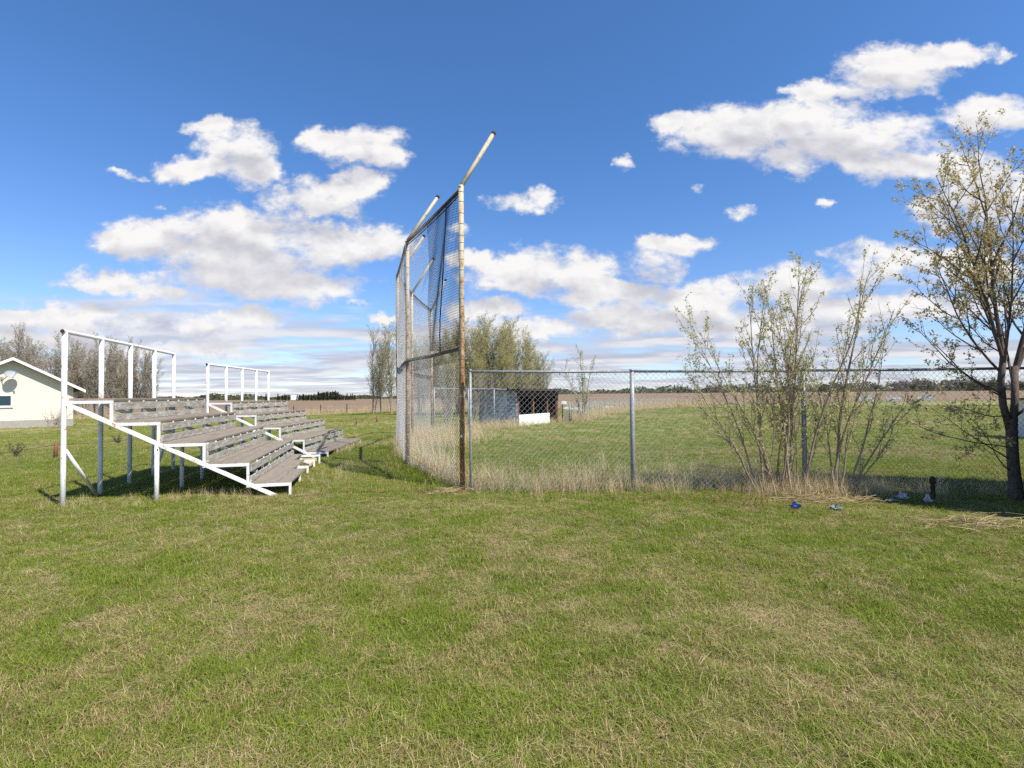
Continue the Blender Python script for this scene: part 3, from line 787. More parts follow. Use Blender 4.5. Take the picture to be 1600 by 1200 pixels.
plant('leafing_shrub', (c.x, c.y, c.z - .03), 0, 'slimmer shrub with one straight reddish main stem right of the fence post', 'shrub', 41, ss, sl, M_barkr, M_bud, 8, .034, .020, .52, 'shrubs growing through the fence', ('stems', 'foliage'))

# small lone tree beyond the dugout
c = gp(911, 657)
lone = [dict(leaflv=1, leafstep=.12, len=3.4, seg=8, wig=.05, up=.05, sides=6, tap=.2, l0=.3), dict(n=16, ang=.55, len=1.3, rad=.012, lo=.12, seg=5, wig=.1, up=.1, sides=4, tap=.3), dict(n=5, ang=.5, len=.5, rad=.006, lo=.2, seg=3, wig=.1, up=.1, sides=3, tap=.4)]
plant('young_tree', (c.x, c.y, c.z), 0, 'small pale young tree standing alone right of the dugout and wire gate', 'tree', 51,
      [((0, 0, 0), (.02, 0, 1), 4.0, .07), ((.05, 0, .1), (.22, 0, 1), 3.3, .05), ((-.05, 0, .1), (-.25, 0, 1), 3.2, .05)], lone, M_barkg, M_bud, 3, .085, .05, .75)

# bare poplars
def pop_levels(bare, h):
    return [dict(leaflv=1 if not bare else 2, leafstep=.28 if not bare else .35, len=h, seg=9, wig=.03, up=.04, sides=6, tap=.15, l0=.35),
            dict(n=34, ang=.52, len=h * .28, rad=.026, lo=.14, seg=5, wig=.08, up=.09, sides=4, tap=.3, short=.35),
            dict(n=9, ang=.5, len=h * .13, rad=.013, lo=.15, seg=3, wig=.1, up=.1, sides=3, tap=.5),
            dict(n=5, ang=.5, len=h * .06, rad=.008, lo=.2, seg=2, wig=.1, up=.1, sides=3, tap=.6)]
ORD = ['first', 'second', 'third', 'fourth', 'fifth', 'sixth', 'seventh', 'eighth', 'ninth', 'tenth', 'eleventh', 'twelfth', 'thirteenth', 'fourteenth', 'fifteenth', 'sixteenth']
protos = []
for k in range(3):
    protos.append((9.5, 61 + k))
def tree_row(specs, name, labeler, cat, group, bare, bark, leafm, per, size, spread, keep, seed0, mult=1):
    pr = []
    specs = sorted(specs, key=lambda s: s[0] / s[1])
    for i, (x, y, h) in enumerate(specs):
        lab = labeler(i); z = Hh(x, y)
        if i < 3:
            hh = 9.0
            st_ = [((0, 0, 0), (.0, 0, 1), hh, .11)] + [((.15 * math.cos(a), .15 * math.sin(a), 0), (.16 * math.cos(a), .16 * math.sin(a), 1), hh * .85, .07) for a in np.arange(mult - 1) * 2.5 + i]
            t_ = plant(name, (x, y, z), i * 1.3, lab, cat, seed0 + i * 7, st_, pop_levels(bare, hh), bark, leafm, per, size, spread, keep, group)
            t_.scale = (h / hh,) * 3; pr.append(t_)
        else:
            copy_thing(pr[i % 3], (x, y, z), i * 2.1 + .4, h / 9.0, lab, group)
# behind the house
sp = []
r_ = random.Random(3)
for px, yy_, top in ((-60, 58, 540), (-15, 62, 508), (25, 60, 508), (60, 66, 530), (90, 60, 522), (118, 64, 528), (150, 62, 524), (178, 58, 526), (205, 61, 530), (232, 60, 545), (135, 72, 535), (195, 72, 540), (40, 74, 520)):
    x = (px - 800) / 800 * yy_; h = ((624 - top) / 800 * yy_ + H + .7) * .86; sp.append((x, yy_, h))
tree_row(sp, 'bare_poplar', lambda i: 'leafless grey poplar behind the cream house, %s in its row counted from the left' % ORD[i], 'tree', 'bare poplars behind the cream house', True, M_barkg, M_budg, 2, .13, .08, .9, 71, 4)
# slim pair by the ploughed field
sp = []
for px, yy_, top in ((583, 50, 520), (596, 52, 530), (612, 50, 514), (626, 53, 528)):
    sp.append(((px - 800) / 800 * yy_, yy_, (619 - top) / 800 * yy_ + H))
sl_ord = ['leftmost', 'second from left', 'third from left', 'rightmost']
tree_row(sp, 'budding_poplar', lambda i: 'slim budding poplar by the ploughed field left of the backstop, %s' % sl_ord[i], 'tree', 'slim poplars left of the backstop', False, M_barkg, M_budy, 1, .12, .06, .7, 91, 2)
# leafing clump behind the dugout
sp = []
for px, yy_, top in ((655, 46, 535), (676, 44, 530), (697, 42, 520), (716, 45, 512), (738, 41, 512), (757, 44, 508), (775, 41, 505), (793, 44, 510), (812, 42, 520), (828, 46, 545), (846, 44, 560), (704, 36, 560), (742, 37, 555), (788, 38, 550)):
    sp.append(((px - 800) / 800 * yy_, yy_, (618 - top) / 800 * yy_ + H))
tree_row(sp, 'budding_willow', lambda i: 'yellow-green budding tree behind the dugout, %s in its clump counted from the left' % ORD[i], 'tree', 'budding trees behind the dugout', False, M_barkg, M_budy, 2, .12, .10, .80, 111, 4)
# bare shrubs by the dugout end wall
for i, (px, py, lab) in enumerate(((772, 668, 'bare grey shrub in front of the grey dugout wall'), (742, 668, 'bare grey shrub between the backstop post and the dugout'), (702, 664, 'bare grey bush seen through the backstop mesh'))):
    c = gp(px, py - 3); ss = [((rng.uniform(-.3, .3), rng.uniform(-.3, .3), 0), (rng.uniform(-.35, .35), rng.uniform(-.3, .3), 1), rng.uniform(1.8, 2.9), .02) for _ in range(12)]
    plant('bare_shrub', (c.x, c.y, c.z), 0, lab, 'shrub', 200 + i, ss, [dict(leaflv=1, leafstep=.3, len=2.6, seg=7, wig=.06, up=.03, sides=4, tap=.3), dict(n=9, ang=.5, len=.8, rad=.008, lo=.15, seg=4, wig=.1, up=.08, sides=3, tap=.4), dict(n=4, ang=.5, len=.3, rad=.004, lo=.2, seg=2, wig=.1, sides=3)], M_barkg, M_budg, 1, .05, .03, .5, 'bare shrubs near the dugout', ('stems', 'foliage'))
# brown shrub at the house corner
c = Vector((-35.2, 39.6, 0)); c.z = Hh(c.x, c.y)
for i, (dx, dy, s_, lab) in enumerate(((0, 0, 1.35, 'brown leafless shrub at the right corner of the cream house'), (-2.6, -2.9, 1.1, 'brown leafless shrub against the cream wall under the dish'))):
    ss = [((rng.uniform(-.6, .6), rng.uniform(-.3, .3), 0), (rng.uniform(-.6, .6), rng.uniform(-.5, .5), 1), s_ * rng.uniform(.7, 1.1), .018) for _ in range(16)]
    plant('brown_shrub', (c.x + dx, c.y + dy, Hh(c.x + dx, c.y + dy)), 0, lab, 'shrub', 220 + i, ss, [dict(leaflv=0, leafstep=.1, len=1.2, seg=5, wig=.12, up=.0, sides=4, tap=.3), dict(n=7, ang=.7, len=.5, rad=.008, lo=.2, seg=3, wig=.15, sides=3, tap=.5)], M_barkr, M_leafdry, 1, .08, .05, .5, None, ('stems', 'dry_leaves'))
# two little seedlings on the left lawn
for i, (px, py, h, lab) in enumerate(((24, 714, .42, 'small dark seedling bush on the lawn below the house'), (184, 693, .34, 'tiny green seedling bush on the lawn seen between the bleacher posts'))):
    c = gp(px, py); ss = [((0, 0, 0), (rng.uniform(-.7, .7), rng.uniform(-.6, .6), .8), h, .010) for _ in range(9)]
    plant('seedling_bush', (c.x, c.y, c.z), 0, lab, 'plant', 230 + i, ss, [dict(leaflv=0, leafstep=.03, len=h, seg=4, wig=.12, up=.0, sides=4, tap=.4)], M_bark, M_farleaf, 2, .05, .02, 1, None, ('stems', 'foliage'))
# off-frame spruce at the right whose shade falls into the picture
def spruce(name, loc, h, rad, seed, label, cat='tree', group=None, n=1500, leaf=.16, bark=M_bark):
    root = empty(name, loc, 0, label, cat, group); rg = np.random.default_rng(seed)
    m = MB(); m.tube([(0, 0, -.1), (0, 0, h * .5), (0, 0, h)], [h * .022, h * .013, .01], 6); m.build('trunk', bark, root, smooth=True)
    z = h * (.05 + .95 * rg.beta(1.1, 1.6, n)); a = rg.uniform(0, 6.283, n); lay = (np.sin(z / h * 60 + rg.normal(0, .5, n)) * .5 + .5)
    r = rad * (1 - z / h) ** .85 * (.45 + .55 * rg.uniform(0, 1, n) ** .4) * (.75 + .25 * lay)
    c = np.stack([r * np.cos(a), r * np.sin(a), z - r * .12], 1)
    o = np.stack([np.cos(a), np.sin(a), rg.uniform(-.35, .15, n)], 1); sd = np.stack([-np.sin(a), np.cos(a), rg.normal(0, .3, n)], 1)
    s = leaf * rg.uniform(.6, 1.4, (n, 1))
    v = np.stack([c - o * s * .6, c + sd * s * .35, c + o * s, c - sd * s * .35], 1)
    m = MB(); m.add(v.reshape(-1, 3), np.arange(n * 4).reshape(-1, 4)); m.build('crown', M_needle, root)
    return root
spruce('spruce_tree', (7.7, 5.8, Hh(7.7, 5.8)), 4.8, 1.3, 5, 'dark spruce just outside the right edge shading the fence foot', n=9000, leaf=.2)
spruce('spruce_tree', (9.4, 6.4, Hh(9.4, 6.4)), 5.8, 1.6, 6, 'second dark spruce outside the right edge beside the fence', n=9000, leaf=.2)

spruce('spruce_tree', (8.7, 4.9, Hh(8.7, 4.9)), 5.6, 1.35, 7, 'tallest dark spruce outside the right edge, nearest the photographer', n=9000, leaf=.2)

# far spruces left of centre
sp0 = spruce('far_spruce', (0, 0, 0), 6, 1.2, 9, 'dark far spruce on the skyline beyond the ploughed field', group='dark spruces on the skyline', n=420, leaf=.5)
rr = random.Random(8); first = True
for i in range(46):
    px = 437 + i * 2.7 + rr.uniform(-1, 1) if i < 44 else (395 + rr.uniform(0, 40))
    if 452 < px < 464: continue
    Yd = rr.uniform(300, 340); x = (px - 800) / 800 * Yd; hp = (5 + 5 * rr.random() + (4 if 495 < px < 530 else 0)) / 800 * Yd
    loc = (x, Yd, Hh(x, Yd)); sc = hp / 6 + .15
    if first: sp0.location = loc; sp0.scale = (sc,) * 3; first = False
    else: copy_thing(sp0, loc, rr.uniform(0, 6), sc)
# far leafy trees along the right skyline
def far_crown(name, loc, seed, label, group, matl, w=1.0):
    root = empty(name, loc, 0, label, 'tree', group); rg = np.random.default_rng(seed); n = 520
    m = MB(); m.tube([(0, 0, -.2), (0, 0, 4)], [.25, .1], 5); m.build('trunk', M_barkg, root)
    cl = rg.normal(0, 1, (14, 3)) * np.array([1.7 * w, 1.7 * w, 1.1]) + np.array([0, 0, 3.4])
    c = cl[rg.integers(0, 14, n)] + rg.normal(0, .55, (n, 3)); c[:, 2] = np.abs(c[:, 2]) + .1
    a = rg.normal(0, 1, (n, 3)); a /= np.linalg.norm(a, axis=1)[:, None]; b_ = np.cross(a, rg.normal(0, 1, (n, 3))); b_ /= np.linalg.norm(b_, axis=1)[:, None]
    s = rg.uniform(.18, .5, (n, 1)); v = np.stack([c - a * s, c + b_ * s * .6, c + a * s, c - b_ * s * .6], 1)
    m = MB(); m.add(v.reshape(-1, 3), np.arange(n * 4).reshape(-1, 4)); m.build('crown', matl, root); return root
fc = [far_crown('far_tree', (0, 0, 0), 300 + k, 'x', 'far trees along the right skyline', (M_farleaf, M_farbare, M_farleaf)[k]) for k in range(3)]
flab = ['dull green far tree on the skyline beyond the field at right', 'bare greyish far tree on the skyline beyond the field at right', 'broad dull green far tree on the skyline beyond the field at right']
used = [False] * 3
for i in range(78):
    px = 1048 + i * 8.4 + rr.uniform(-5, 5); k = rr.choice([0, 1, 2, 2]); 
    if 1320 < px < 1440: k = rr.choice([1, 1, 0])
    Yd = rr.uniform(290, 360); x = (px - 800) / 800 * Yd
    hp = (6 + 5 * rr.random() + (5 if 1385 < px < 1450 else 0) + (3 if px > 1480 else 0)) * (1 + (px - 1048) / 900 * .5); hm = hp / 800 * Yd
    loc = (x, Yd, Hh(x, Yd)); sc = hm / 5.2
    if not used[k]: used[k] = True; fc[k].location = loc; fc[k].scale = (sc,) * 3; fc[k]['label'] = flab[k]
    else: copy_thing(fc[k], loc, rr.uniform(0, 6), sc, flab[k])
# continuous low woodland on the horizon
rg = np.random.default_rng(77); n = 26000
az = rg.uniform(-.98, 1.05, n); Yd = rg.uniform(480, 640, n); x = az * Yd
top = np.where(az > .28, 7.5, 4.5) * (1 + .35 * np.sin(az * 31) + .25 * np.sin(az * 83)); top = np.where((az > -.34) & (az < .02), top * .8, top)
c = np.stack([x, Yd, hgt(x, Yd) + rg.uniform(0, 1, n) ** 1.3 * np.maximum(top, 1.5)], 1)
a = rg.normal(0, 1, (n, 3)); a /= np.linalg.norm(a, axis=1)[:, None]; b_ = np.cross(a, rg.normal(0, 1, (n, 3))); b_ /= np.linalg.norm(b_, axis=1)[:, None]
s = rg.uniform(.6, 1.6, (n, 1)); v = np.stack([c - a * s, c + b_ * s * .7, c + a * s, c - b_ * s * .7], 1)
m = MB(); m.add(v.reshape(-1, 3), np.arange(n * 4).reshape(-1, 4)); o = m.build('far_woodland', M_farleaf); tag(o, 'thin dull green woodland along the horizon', 'woodland', kind='stuff')
# far barn
Yd = 460; x = (461 - 800) / 800 * Yd
barn = empty('far_barn', (x, Yd, Hh(x, Yd)), .3, 'tiny white farm building on the skyline between the far spruces', 'building')
m = MB(); v = [(-3.2, y, z) for y in (-3, 3) for z in (0, 3)] + [(3.2, y, z) for y in (-3, 3) for z in (0, 3)]
m.box((-3.2, -3, 0), (3.2, 3, 2.8)); m.build('wall', M_trim, barn)
m = MB(); m.add([(-3.4, -3.2, 2.82), (3.4, -3.2, 2.82), (3.4, 3.2, 2.82), (-3.4, 3.2, 2.82), (-3.4, 0, 4), (3.4, 0, 4)], [(0, 1, 5, 4), (2, 3, 4, 5), (3, 2, 1, 0)], [(0, 4, 3), (1, 2, 5)]); m.build('roof', M_trim, barn)

# ---------------------------------------------------------------- low rope barrier
RP = [(-11.9, 8.0), (-12.55, 14.1), (-12.9, 19.5), (-12.0, 24.5), (-10.3, 28.0), (-9.1, 29.9), (-8.35, 31.6), (-5.5, 36)]
rb = empty('rope_barrier', (RP[0][0], RP[0][1], 0), 0, 'low barrier of short brown posts and a sagging cable across the lawn', 'barrier')
rp = []
for i, (x, y) in enumerate(RP):
    lx, ly, z = x - RP[0][0], y - RP[0][1], Hh(x, y)
    m = MB(); m.tube([(lx, ly, z - .1), (lx, ly, z + .2), (lx + .01, ly, z + .42)], .045, 8); m.build('post', M_redpost, rb, smooth=True); rp.append((lx, ly, z + .37))
m = MB()
for a, c in zip(rp[:-1], rp[1:]):
    a = np.array(a); c = np.array(c); s = np.linspace(0, 1, 9)[:, None]; P_ = a * (1 - s) + c * s; P_[:, 2] -= (.10 * 4 * s * (1 - s))[:, 0]; m.tube(P_, .010, 5)
m.build('cable', M_bark, rb)
# wire field fence at the ploughed edge
ep = []
for x in np.arange(-34, -4, 3.0): ep.append((x, float(bound(x)) - 1.0 + .3 * math.sin(x)))
fe = empty('field_fence', (ep[0][0], ep[0][1], 0), 0, 'old wire fence on short dark posts along the ploughed field edge', 'fence')
tops = []
for (x, y) in ep:
    z = Hh(x, y); lx, ly = x - ep[0][0], y - ep[0][1]
    m = MB(); m.tube([(lx, ly, z - .2), (lx + .02, ly, z + 1.15)], .055, 6); m.build('post', M_board, fe); tops.append((lx, ly, z))
m = MB()
for hz in (.45, .75, 1.05): m.tube([(a[0], a[1], a[2] + hz) for a in tops], .008, 3, cap=False)
m.build('wire', M_wire, fe)

# ---------------------------------------------------------------- white ball benches on the far right
def make_white_bench(px, py, lab, miss):
    p = gp(px, py); root = empty('white_bench_frame', p, -.5, lab, 'bench', 'weathered white board stands across the field'); root.scale = (.9, 1, 1.1)
    for x in (-.9, .9):
        m = MB(); m.box((x - .06, -.06, 0), (x + .06, .06, 1.25)); m.box((x - .06, -.9, 0), (x + .06, -.8, .5)); m.build('leg', M_oldwhite, root)
    for k, z in enumerate((.25, .55, .85)):
        m = MB(); m.box((-1.0 + (.5 if k in miss else 0), -.09 - (.25 * (2 - k)), z), (1.0 - (.6 if k in miss and k == 2 else 0), -.065 - (.25 * (2 - k)), z + .24)); m.build('board', M_oldwhite, root)
    m = MB(); m.box((-1, -.5, .5), (1, -.095, .54)); m.build('seat', M_oldwhite, root)
make_white_bench(1353, 629, 'small white board stand across the field, leftmost of three behind the shrub', (5,))
make_white_bench(1396, 629, 'small white board stand across the field with missing boards, middle of three', (2, 1))
make_white_bench(1445, 628, 'small white board stand across the field, rightmost of three near the tree', (2,))
# white lumps beyond the outfield fence
for i, (px, py, w, lab) in enumerate(((887, 641, .65, 'white tarpaulin bundle left of the lone young tree'), (902, 642, .5, 'smaller white bundle just left of the young tree trunk'), (951, 639, .8, 'flat white bundle beyond the outfield fence right of the young tree'))):
    p = gp(px, py); rg = np.random.default_rng(i); m = MB(); n1_, n2_ = 12, 6; vs = []
    for j in range(n2_ + 1):
        ph = j / n2_ * math.pi / 2
        for k in range(n1_):
            a = 2 * math.pi * k / n1_; r = math.cos(ph) * (1 + rg.normal(0, .09)); vs.append((w * r * math.cos(a), .4 * r * math.sin(a), .32 * math.sin(ph) * (1 + rg.normal(0, .06))))
    m.add(vs, [(j * n1_ + k, j * n1_ + (k + 1) % n1_, (j + 1) * n1_ + (k + 1) % n1_, (j + 1) * n1_ + k) for j in range(n2_) for k in range(n1_)])
    o = m.build('white_bundle', M_paper); o.location = p; tag(o, lab, 'bundle', 'white bundles beyond the outfield fence')
# shed panel at the right edge
p = gp(1600, 690)
sh_ = empty('white_shed', (p.x + 1.75, p.y, p.z), -.1, 'low white shed behind the fence at the right edge, half hidden by the tree trunk', 'shed')
m = MB(); m.add([(-.75, 0, 0), (1.2, 0, 0), (1.2, 0, 1.25), (-1.0, 0, 1.25), (-.75, 1.2, 0), (1.2, 1.2, 0), (1.2, 1.2, 1.25), (-1.0, 1.2, 1.25)], [(0, 1, 2, 3), (5, 4, 7, 6), (0, 3, 7, 4), (1, 5, 6, 2), (0, 4, 5, 1)]); m.build('wall', M_panel, sh_)
m = MB(); m.box((-1.1, -.1, 1.252), (1.3, 1.3, 1.30)); m.build('roof', M_tar, sh_)

# black stand pipe
p = gp(1458, 781)
st_ = empty('stand_pipe', p, 0, 'short black capped pipe standing in weeds against the fence near the tree', 'pipe')
m = MB(); m.tube([(0, 0, -.05), (0, 0, .24)], .028, 12); m.build('pipe', M_dark, st_, smooth=True)
m = MB(); m.tube([(0, 0, .235), (0, 0, .26), (0, 0, .31), (0, 0, .335)], [.036, .038, .034, .015], 12); m.build('cap', M_dark, st_, smooth=True)

# litter
def crumple(px, py, w, d, h, name, m_, lab, cat, seed):
    p = gp(px, py); rg = np.random.default_rng(seed); m = MB(); n1_, n2_ = 14, 7; vs = []
    for j in range(n2_ + 1):
        ph = j / n2_ * math.pi - math.pi / 2
        for k in range(n1_):
            a = 2 * math.pi * k / n1_; r = math.cos(ph) * (1 + rg.normal(0, .38)); vs.append((w * r * math.cos(a), d * r * math.sin(a), h * (.7 + math.sin(ph)) * (1 + rg.normal(0, .55))))
    m.add(vs, [(j * n1_ + k, j * n1_ + (k + 1) % n1_, (j + 1) * n1_ + (k + 1) % n1_, (j + 1) * n1_ + k) for j in range(n2_) for k in range(n1_)])
    o = m.build(name, m_); o.location = (p.x, p.y, p.z + .03); o.rotation_euler = (0, 0, rg.uniform(-.5, .5)); tag(o, lab, cat)
crumple(1243, 796, .06, .04, .020, 'plastic_bag', M_blue, 'crumpled bright blue plastic bag at the shrub foot', 'litter', 1)
crumple(1305, 798, .075, .05, .016, 'plastic_bag', M_clear, 'crushed pale see-through plastic bag at the foot of the slim shrub', 'litter', 2)
crumple(1410, 782, .06, .045, .03, 'paper_scrap', M_paper, 'bright white paper scrap in the shade left of the black pipe', 'litter', 3)
crumple(1393, 787, .06, .04, .02, 'paper_scrap', M_clear, 'dull grey scrap just left of the bright white paper', 'litter', 4)
crumple(1449, 787, .045, .04, .03, 'paper_scrap', M_paper, 'small white paper scrap at the foot of the black pipe', 'litter', 5)

# ---------------------------------------------------------------- grasses
def inst_object(name, pts, rot, scl, idx, protos, m_, label, cat):
    me = bpy.data.meshes.new(name); n = len(pts); me.vertices.add(n); me.vertices.foreach_set('co', np.asarray(pts, np.float32).ravel())
    for nm, ty, arr, key in (('rot', 'FLOAT_VECTOR', rot, 'vector'), ('scl', 'FLOAT', scl, 'value'), ('idx', 'INT', idx, 'value')):
        a = me.attributes.new(nm, ty, 'POINT'); a.data.foreach_set(key, np.asarray(arr, np.int32 if ty == 'INT' else np.float32).ravel())
    o = bpy.data.objects.new(name, me); COL.objects.link(o)
    col = bpy.data.collections.new(name + '_clumps')
    for i, p in enumerate(protos):
        ob = p.build('clump_%02d' % i, m_); COL.objects.unlink(ob); col.objects.link(ob)
    g = bpy.data.node_groups.new(name, 'GeometryNodeTree')
    g.interface.new_socket('Geometry', in_out='INPUT', socket_type='NodeSocketGeometry'); g.interface.new_socket('Geometry', in_out='OUTPUT', socket_type='NodeSocketGeometry')
    N = NT(g); gi = N.new('NodeGroupInput'); go = N.new('NodeGroupOutput')
    ci = N.new('GeometryNodeCollectionInfo'); ci.inputs['Collection'].default_value = col; ci.inputs['Separate Children'].default_value = True; ci.inputs['Reset Children'].default_value = True
    io = N.new('GeometryNodeInstanceOnPoints'); io.inputs['Pick Instance'].default_value = True
    def attr(nm, ty): a = N.new('GeometryNodeInputNamedAttribute', data_type=ty); a.inputs['Name'].default_value = nm; return a.outputs['Attribute']
    m2p = N.new('GeometryNodeMeshToPoints'); N.l.new(gi.outputs[0], m2p.inputs[0]); N.l.new(m2p.outputs[0], io.inputs['Points'])
    N.l.new(ci.outputs[0], io.inputs['Instance']); N.l.new(attr('idx', 'INT'), io.inputs['Instance Index'])
    e2r = N.new('FunctionNodeEulerToRotation'); N.l.new(attr('rot', 'FLOAT_VECTOR'), e2r.inputs[0]); N.l.new(e2r.outputs[0], io.inputs['Rotation'])
    N.l.new(attr('scl', 'FLOAT'), io.inputs['Scale']); N.l.new(io.outputs[0], go.inputs[0])
    md = o.modifiers.new('clumps', 'NODES'); md.node_group = g
    me.materials.append(m_)
    tag(o, label, cat, kind='stuff'); return o
def blades(rg, n, R_, h0, h1, w, lean, curl, flat=0.0):
    m = MB(); a = rg.uniform(0, 6.283, n); r = R_ * np.sqrt(rg.uniform(0, 1, n)); b0 = np.stack([r * np.cos(a), r * np.sin(a), np.full(n, -.004)], 1)
    t = rg.uniform(0, 6.283, n); dr = np.stack([np.cos(t), np.sin(t), np.zeros(n)], 1); sd = np.stack([-np.sin(t), np.cos(t), np.zeros(n)], 1)
    h = rg.uniform(h0, h1, (n, 1)); ln = np.abs(rg.normal(lean, lean * .5, (n, 1))); up = np.array([0, 0, 1.0])
    fl = (rg.uniform(size=(n, 1)) < flat)
    upz = np.where(fl, .16, 1.0); ln = np.where(fl, 1.0, ln)
    p1_ = b0 + up * h * .55 * upz + dr * h * ln * .35; p2_ = b0 + up * h * upz * (1 - curl * ln * .35) + dr * h * (ln * (.8 + curl))
    wv = w * rg.uniform(.6, 1.3, (n, 1)) * .5
    v = np.stack([b0 - sd * wv, b0 + sd * wv, p1_ + sd * wv * .8, p1_ - sd * wv * .8, p2_], 1).reshape(-1, 3)
    k = np.arange(n)[:, None] * 5; m.add(v, np.hstack([k, k + 1, k + 2, k + 3]), np.hstack([k + 3, k + 2, k + 4])); return m
rg = np.random.default_rng(2024)
def scatter(n, y0, y1, spread=1.2, power=1.0):
    # even-on-screen: density falls as 1/y^power
    uu = rg.uniform(0, 1, n)
    if power == 2: y = y0 * (y1 / y0) ** uu
    else: y = (y0 ** (2 - power) + uu * (y1 ** (2 - power) - y0 ** (2 - power))) ** (1 / (2 - power))
    x = rg.uniform(-spread, spread, n) * (y + .4); return x, y
# lawn blades
def vn(x, y, f, s):      # cheap value noise
    return (np.sin(x * f + 1.7 * np.sin(y * f * .8 + s)) * np.cos(y * f * 1.1 + 1.3 * np.sin(x * f * .7 + s * 2)) + 1) / 2
lp = [blades(rg, 38, .060, .016, .044, .0034, .65, .5, .25) for _ in range(6)] + [blades(rg, 32, .075, .02, .058, .0028, .9, .6, .35) for _ in range(4)]
x, y = scatter(84000, 1.45, 11.0, 1.42, 1.4)
x2, y2 = scatter(82000, 8.0, 58.0, 1.42, 2)
kk = y2 < bound(x2); x2, y2 = x2[kk], y2[kk]
X = np.concatenate([x, x2]); Yy = np.concatenate([y, y2]); n = len(X)
sc = np.concatenate([rg.uniform(.6, 1.1, len(x)) * (.75 + .65 * np.clip(vn(x, y, 5.3, 1.) * .6 + vn(x, y, 13., 3.) * .5, 0, 1)), rg.uniform(.9, 1.5, len(x2)) * (1 + (y2 - 8) * .028)])
pts = np.stack([X, Yy, hgt(X, Yy)], 1)
rot = np.stack([rg.normal(0, .12, n), rg.normal(0, .12, n), rg.uniform(0, 6.283, n)], 1)
inst_object('grass', pts, rot, sc, rg.integers(0, len(lp), n), lp, M_blade, 'short spring lawn grass, green mixed with straw', 'grass')
# dead thatch lying on the lawn, in patches
tp = [blades(rg, 30, .09, .03, .085, .0024, 1.0, .6, .96) for _ in range(5)]
x, y = scatter(92000, 1.45, 11.0, 1.4, 1.3)
keep = rg.uniform(size=len(x)) < np.clip(.18 + 1.1 * (vn(x, y, 1.9, .3) * .5 + vn(x, y, 4.7, 2.) * .3 + vn(x, y, 11., 5.) * .2 - .44) * 3.2 , .02, .8) * np.where(y < 3.2, .45, .75)
x = x[keep]; y = y[keep]; n = len(x)
inst_object('dead_thatch', np.stack([x, y, hgt(x, y) + .006], 1), np.stack([rg.normal(0, .1, n), rg.normal(0, .1, n), rg.uniform(0, 6.28, n)], 1), rg.uniform(.6, 1.2, n), rg.integers(0, 5, n), tp, M_thatch, 'flattened dead straw lying in patches on the lawn', 'dead grass')
# tall dry stalks
tall = [blades(rg, 22, .10, .16, .42, .0042, .32, .5) for _ in range(4)] + [blades(rg, 14, .12, .28, .62, .004, .28, .5) for _ in range(4)]
PX, PY, PS = [], [], []
def strip(pa, pb, n, wid, s0, s1):
    t = rg.uniform(0, 1, n); pa = np.array(pa[:2]); pb = np.array(pb[:2]); d = pb - pa; nn = np.array([-d[1], d[0]]) / np.linalg.norm(d)
    o = rg.normal(0, wid, n); PX.extend(pa[0] + d[0] * t + nn[0] * o); PY.extend(pa[1] + d[1] * t + nn[1] * o); PS.extend(rg.uniform(s0, s1, n))
strip((-.7, 8.45), (6, 8.3), 900, .22, .35, .8)
strip((-.5, 9.0), (4.5, 9.1), 460, .45, .4, .95)
strip((3.3, 8.0), (6.5, 7.9), 260, .18, .3, .7)
strip((4.0, 8.6), (12, 8.2), 160, .2, .3, .6); strip((3.5, 7.72), (5.5, 7.62), 230, .14, .35, .85); strip((5.6, 7.9), (8.2, 7.6), 120, .16, .3, .8)
for a, c in zip(BP[:-1], BP[1:]): strip((a[0] + .12, a[1] + .1), (c[0] + .16, c[1]), 210, .13, .6, 1.25)
strip((-2.6, 14.5), (-1.5, 19), 220, .7, .6, 1.1)
strip((-3.4, 20.2), (.2, 25.0), 420, .5, .6, 1.2); strip((.3, 24.9), (2.6, 28.5), 140, .25, .5, .9)
for a, c in zip(oc[:-1], oc[1:]): strip(a, c, 130, .5, .8, 1.6)
strip((-1.5, 29), (2.8, 28.6), 120, .5, .7, 1.2)
for xa in np.arange(-50, 24, 3.): strip((xa, float(bound(xa)) - .8), (xa + 3, float(bound(xa + 3)) - .8), 60, .8, 1.3, 2.4)
strip((-6.5, 7.05), (-3.0, 7.9), 220, .16, .16, .34); strip((-3.1, 8.3), (-3.6, 11.5), 130, .15, .2, .45); strip((-6, 7.6), (-4.2, 8.1), 60, .2, .15, .3)
strip((-4.6, 13.4), (-5.0, 17), 60, .12, .3, .6)
PX = np.array(PX); PY = np.array(PY); PS = np.array(PS)
kk = rg.uniform(size=len(PX)) < .25 + 1.3 * vn(PX, PY, 3.3, 1.1) * vn(PX, PY, 8., .4) + .6 * (PY > 12); PX = PX[kk]; PY = PY[kk]; PS = PS[kk] * (.8 + .45 * vn(PX, PY, 2.1, 4.)); n = len(PX)
inst_object('dry_grass', np.stack([PX, PY, hgt(PX, PY)], 1), np.stack([rg.normal(0, .12, n), rg.normal(.08, .12, n), rg.uniform(0, 6.28, n)], 1), PS, rg.integers(0, 8, n), tall, M_straw, 'tall dry straw-coloured grass standing along the fences and backstop', 'dry grass')
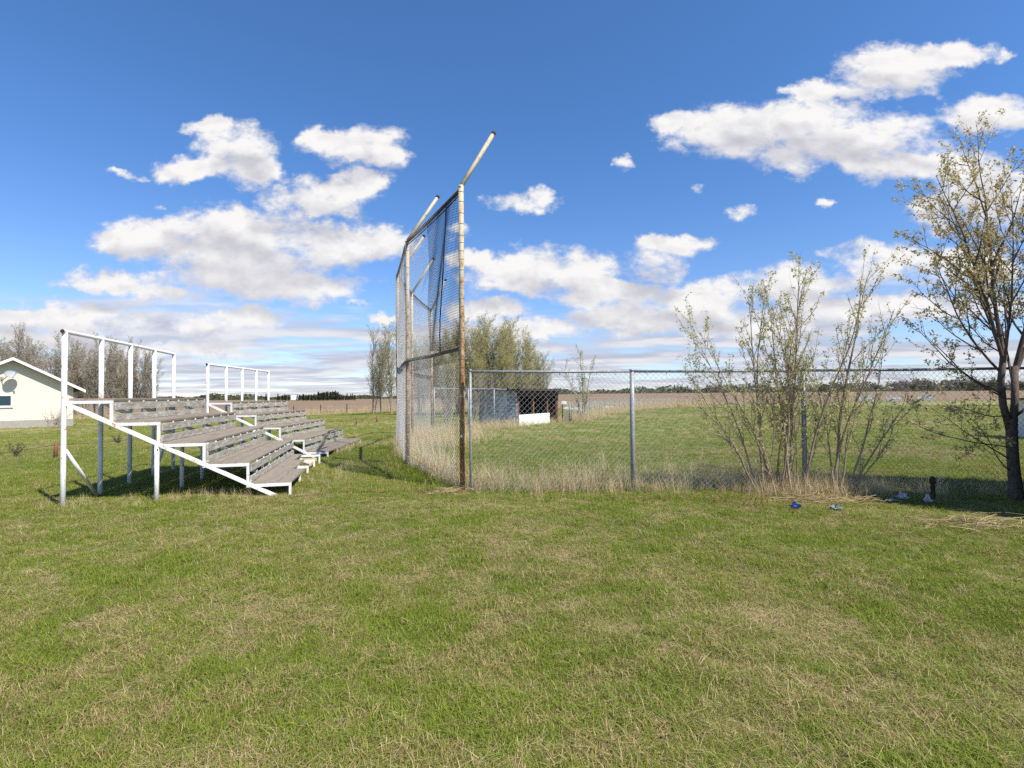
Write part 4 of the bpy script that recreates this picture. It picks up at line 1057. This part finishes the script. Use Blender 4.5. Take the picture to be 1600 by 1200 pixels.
# taller green grass along bases
gp_ = [blades(rg, 26, .10, .07, .17, .0045, .5, .5) for _ in range(4)]
PX, PY, PS = [], [], []
for a, c in zip(BP[:-1], BP[1:]): strip((a[0] - .25, a[1] - .1), (c[0] - .3, c[1]), 190, .22, .6, 1.2)
strip((-.8, 7.75), (7, 7.4), 420, .18, .35, .8); strip((-5.9, 8.4), (-3.2, 9.0), 200, .35, .35, .7); strip((-5.8, 9.6), (-3.6, 10.6), 130, .4, .4, .8)
strip((2.5, 8.8), (12, 8.6), 300, .5, .5, 1.0)
PX = np.array(PX); PY = np.array(PY); PS = np.array(PS); n = len(PX)
inst_object('tall_green_grass', np.stack([PX, PY, hgt(PX, PY)], 1), np.stack([rg.normal(0, .1, n), rg.normal(0, .1, n), rg.uniform(0, 6.28, n)], 1), PS, rg.integers(0, 4, n), gp_, M_blade, 'longer green grass along the backstop and fence feet', 'grass')
# fallen leaves
lfp = []
for _ in range(5):
    m = MB(); s = .03; a = rg.uniform(-.012, .02, 6)
    m.add([(-s, 0, a[0]), (0, -s * .6, a[1]), (s, 0, a[2]), (0, s * .6, a[3]), (0, 0, .002)], None, [(0, 1, 4), (1, 2, 4), (2, 3, 4), (3, 0, 4)]); lfp.append(m)
x, y = scatter(130, 1.6, 7, 1.1, 1.2)
t = rg.uniform(0, 1, 1500); x = np.concatenate([x, 2.8 + t * 5.5, .3 + rg.uniform(0, 1, 250) * 3]); y = np.concatenate([y, 7.35 + rg.normal(0, .35, 1500), 7.55 + rg.normal(0, .14, 250)]); n = len(x)
inst_object('fallen_leaves', np.stack([x, y, hgt(x, y) + .018], 1), np.stack([rg.normal(0, .5, n), rg.normal(0, .5, n), rg.uniform(0, 6.28, n)], 1), rg.uniform(.35, .95, n), rg.integers(0, 5, n), lfp, M_leafdry, 'brown fallen leaves scattered under the shrubs and over the lawn', 'leaves')
# straw heaps
def heap(name, px, py, L, wd, n, lab, seed, m_=M_thatch):
    p = gp(px, py); rg_ = np.random.default_rng(seed); m = MB()
    for _ in range(n):
        a = rg_.normal(0, .45) + (math.pi if rg_.random() < .5 else 0); l = rg_.uniform(.12, .42) * L; c0 = np.array([rg_.normal(0, L * .38), rg_.normal(0, wd), abs(rg_.normal(0, .03)) + .02])
        d = np.array([math.cos(a), math.sin(a), rg_.normal(.03, .12)]); m.tube([c0, c0 + d * l * .5 + np.array([0, 0, .02]), c0 + d * l], .0022, 3, cap=False)
    o = m.build(name, m_); o.location = p; tag(o, lab, 'straw', kind='stuff')
heap('straw_heap', 1545, 824, 1.0, .16, 190, 'long bleached stalks lying flat in front of the right tree', 1, M_thatch)
heap('straw_heap', 700, 772, .5, .10, 260, 'small heap of brown straw at the foot of the nearest backstop post', 2)
heap('straw_heap', 1285, 786, .9, .12, 300, 'tangle of dead brown stems at the foot of the fence shrubs', 3)
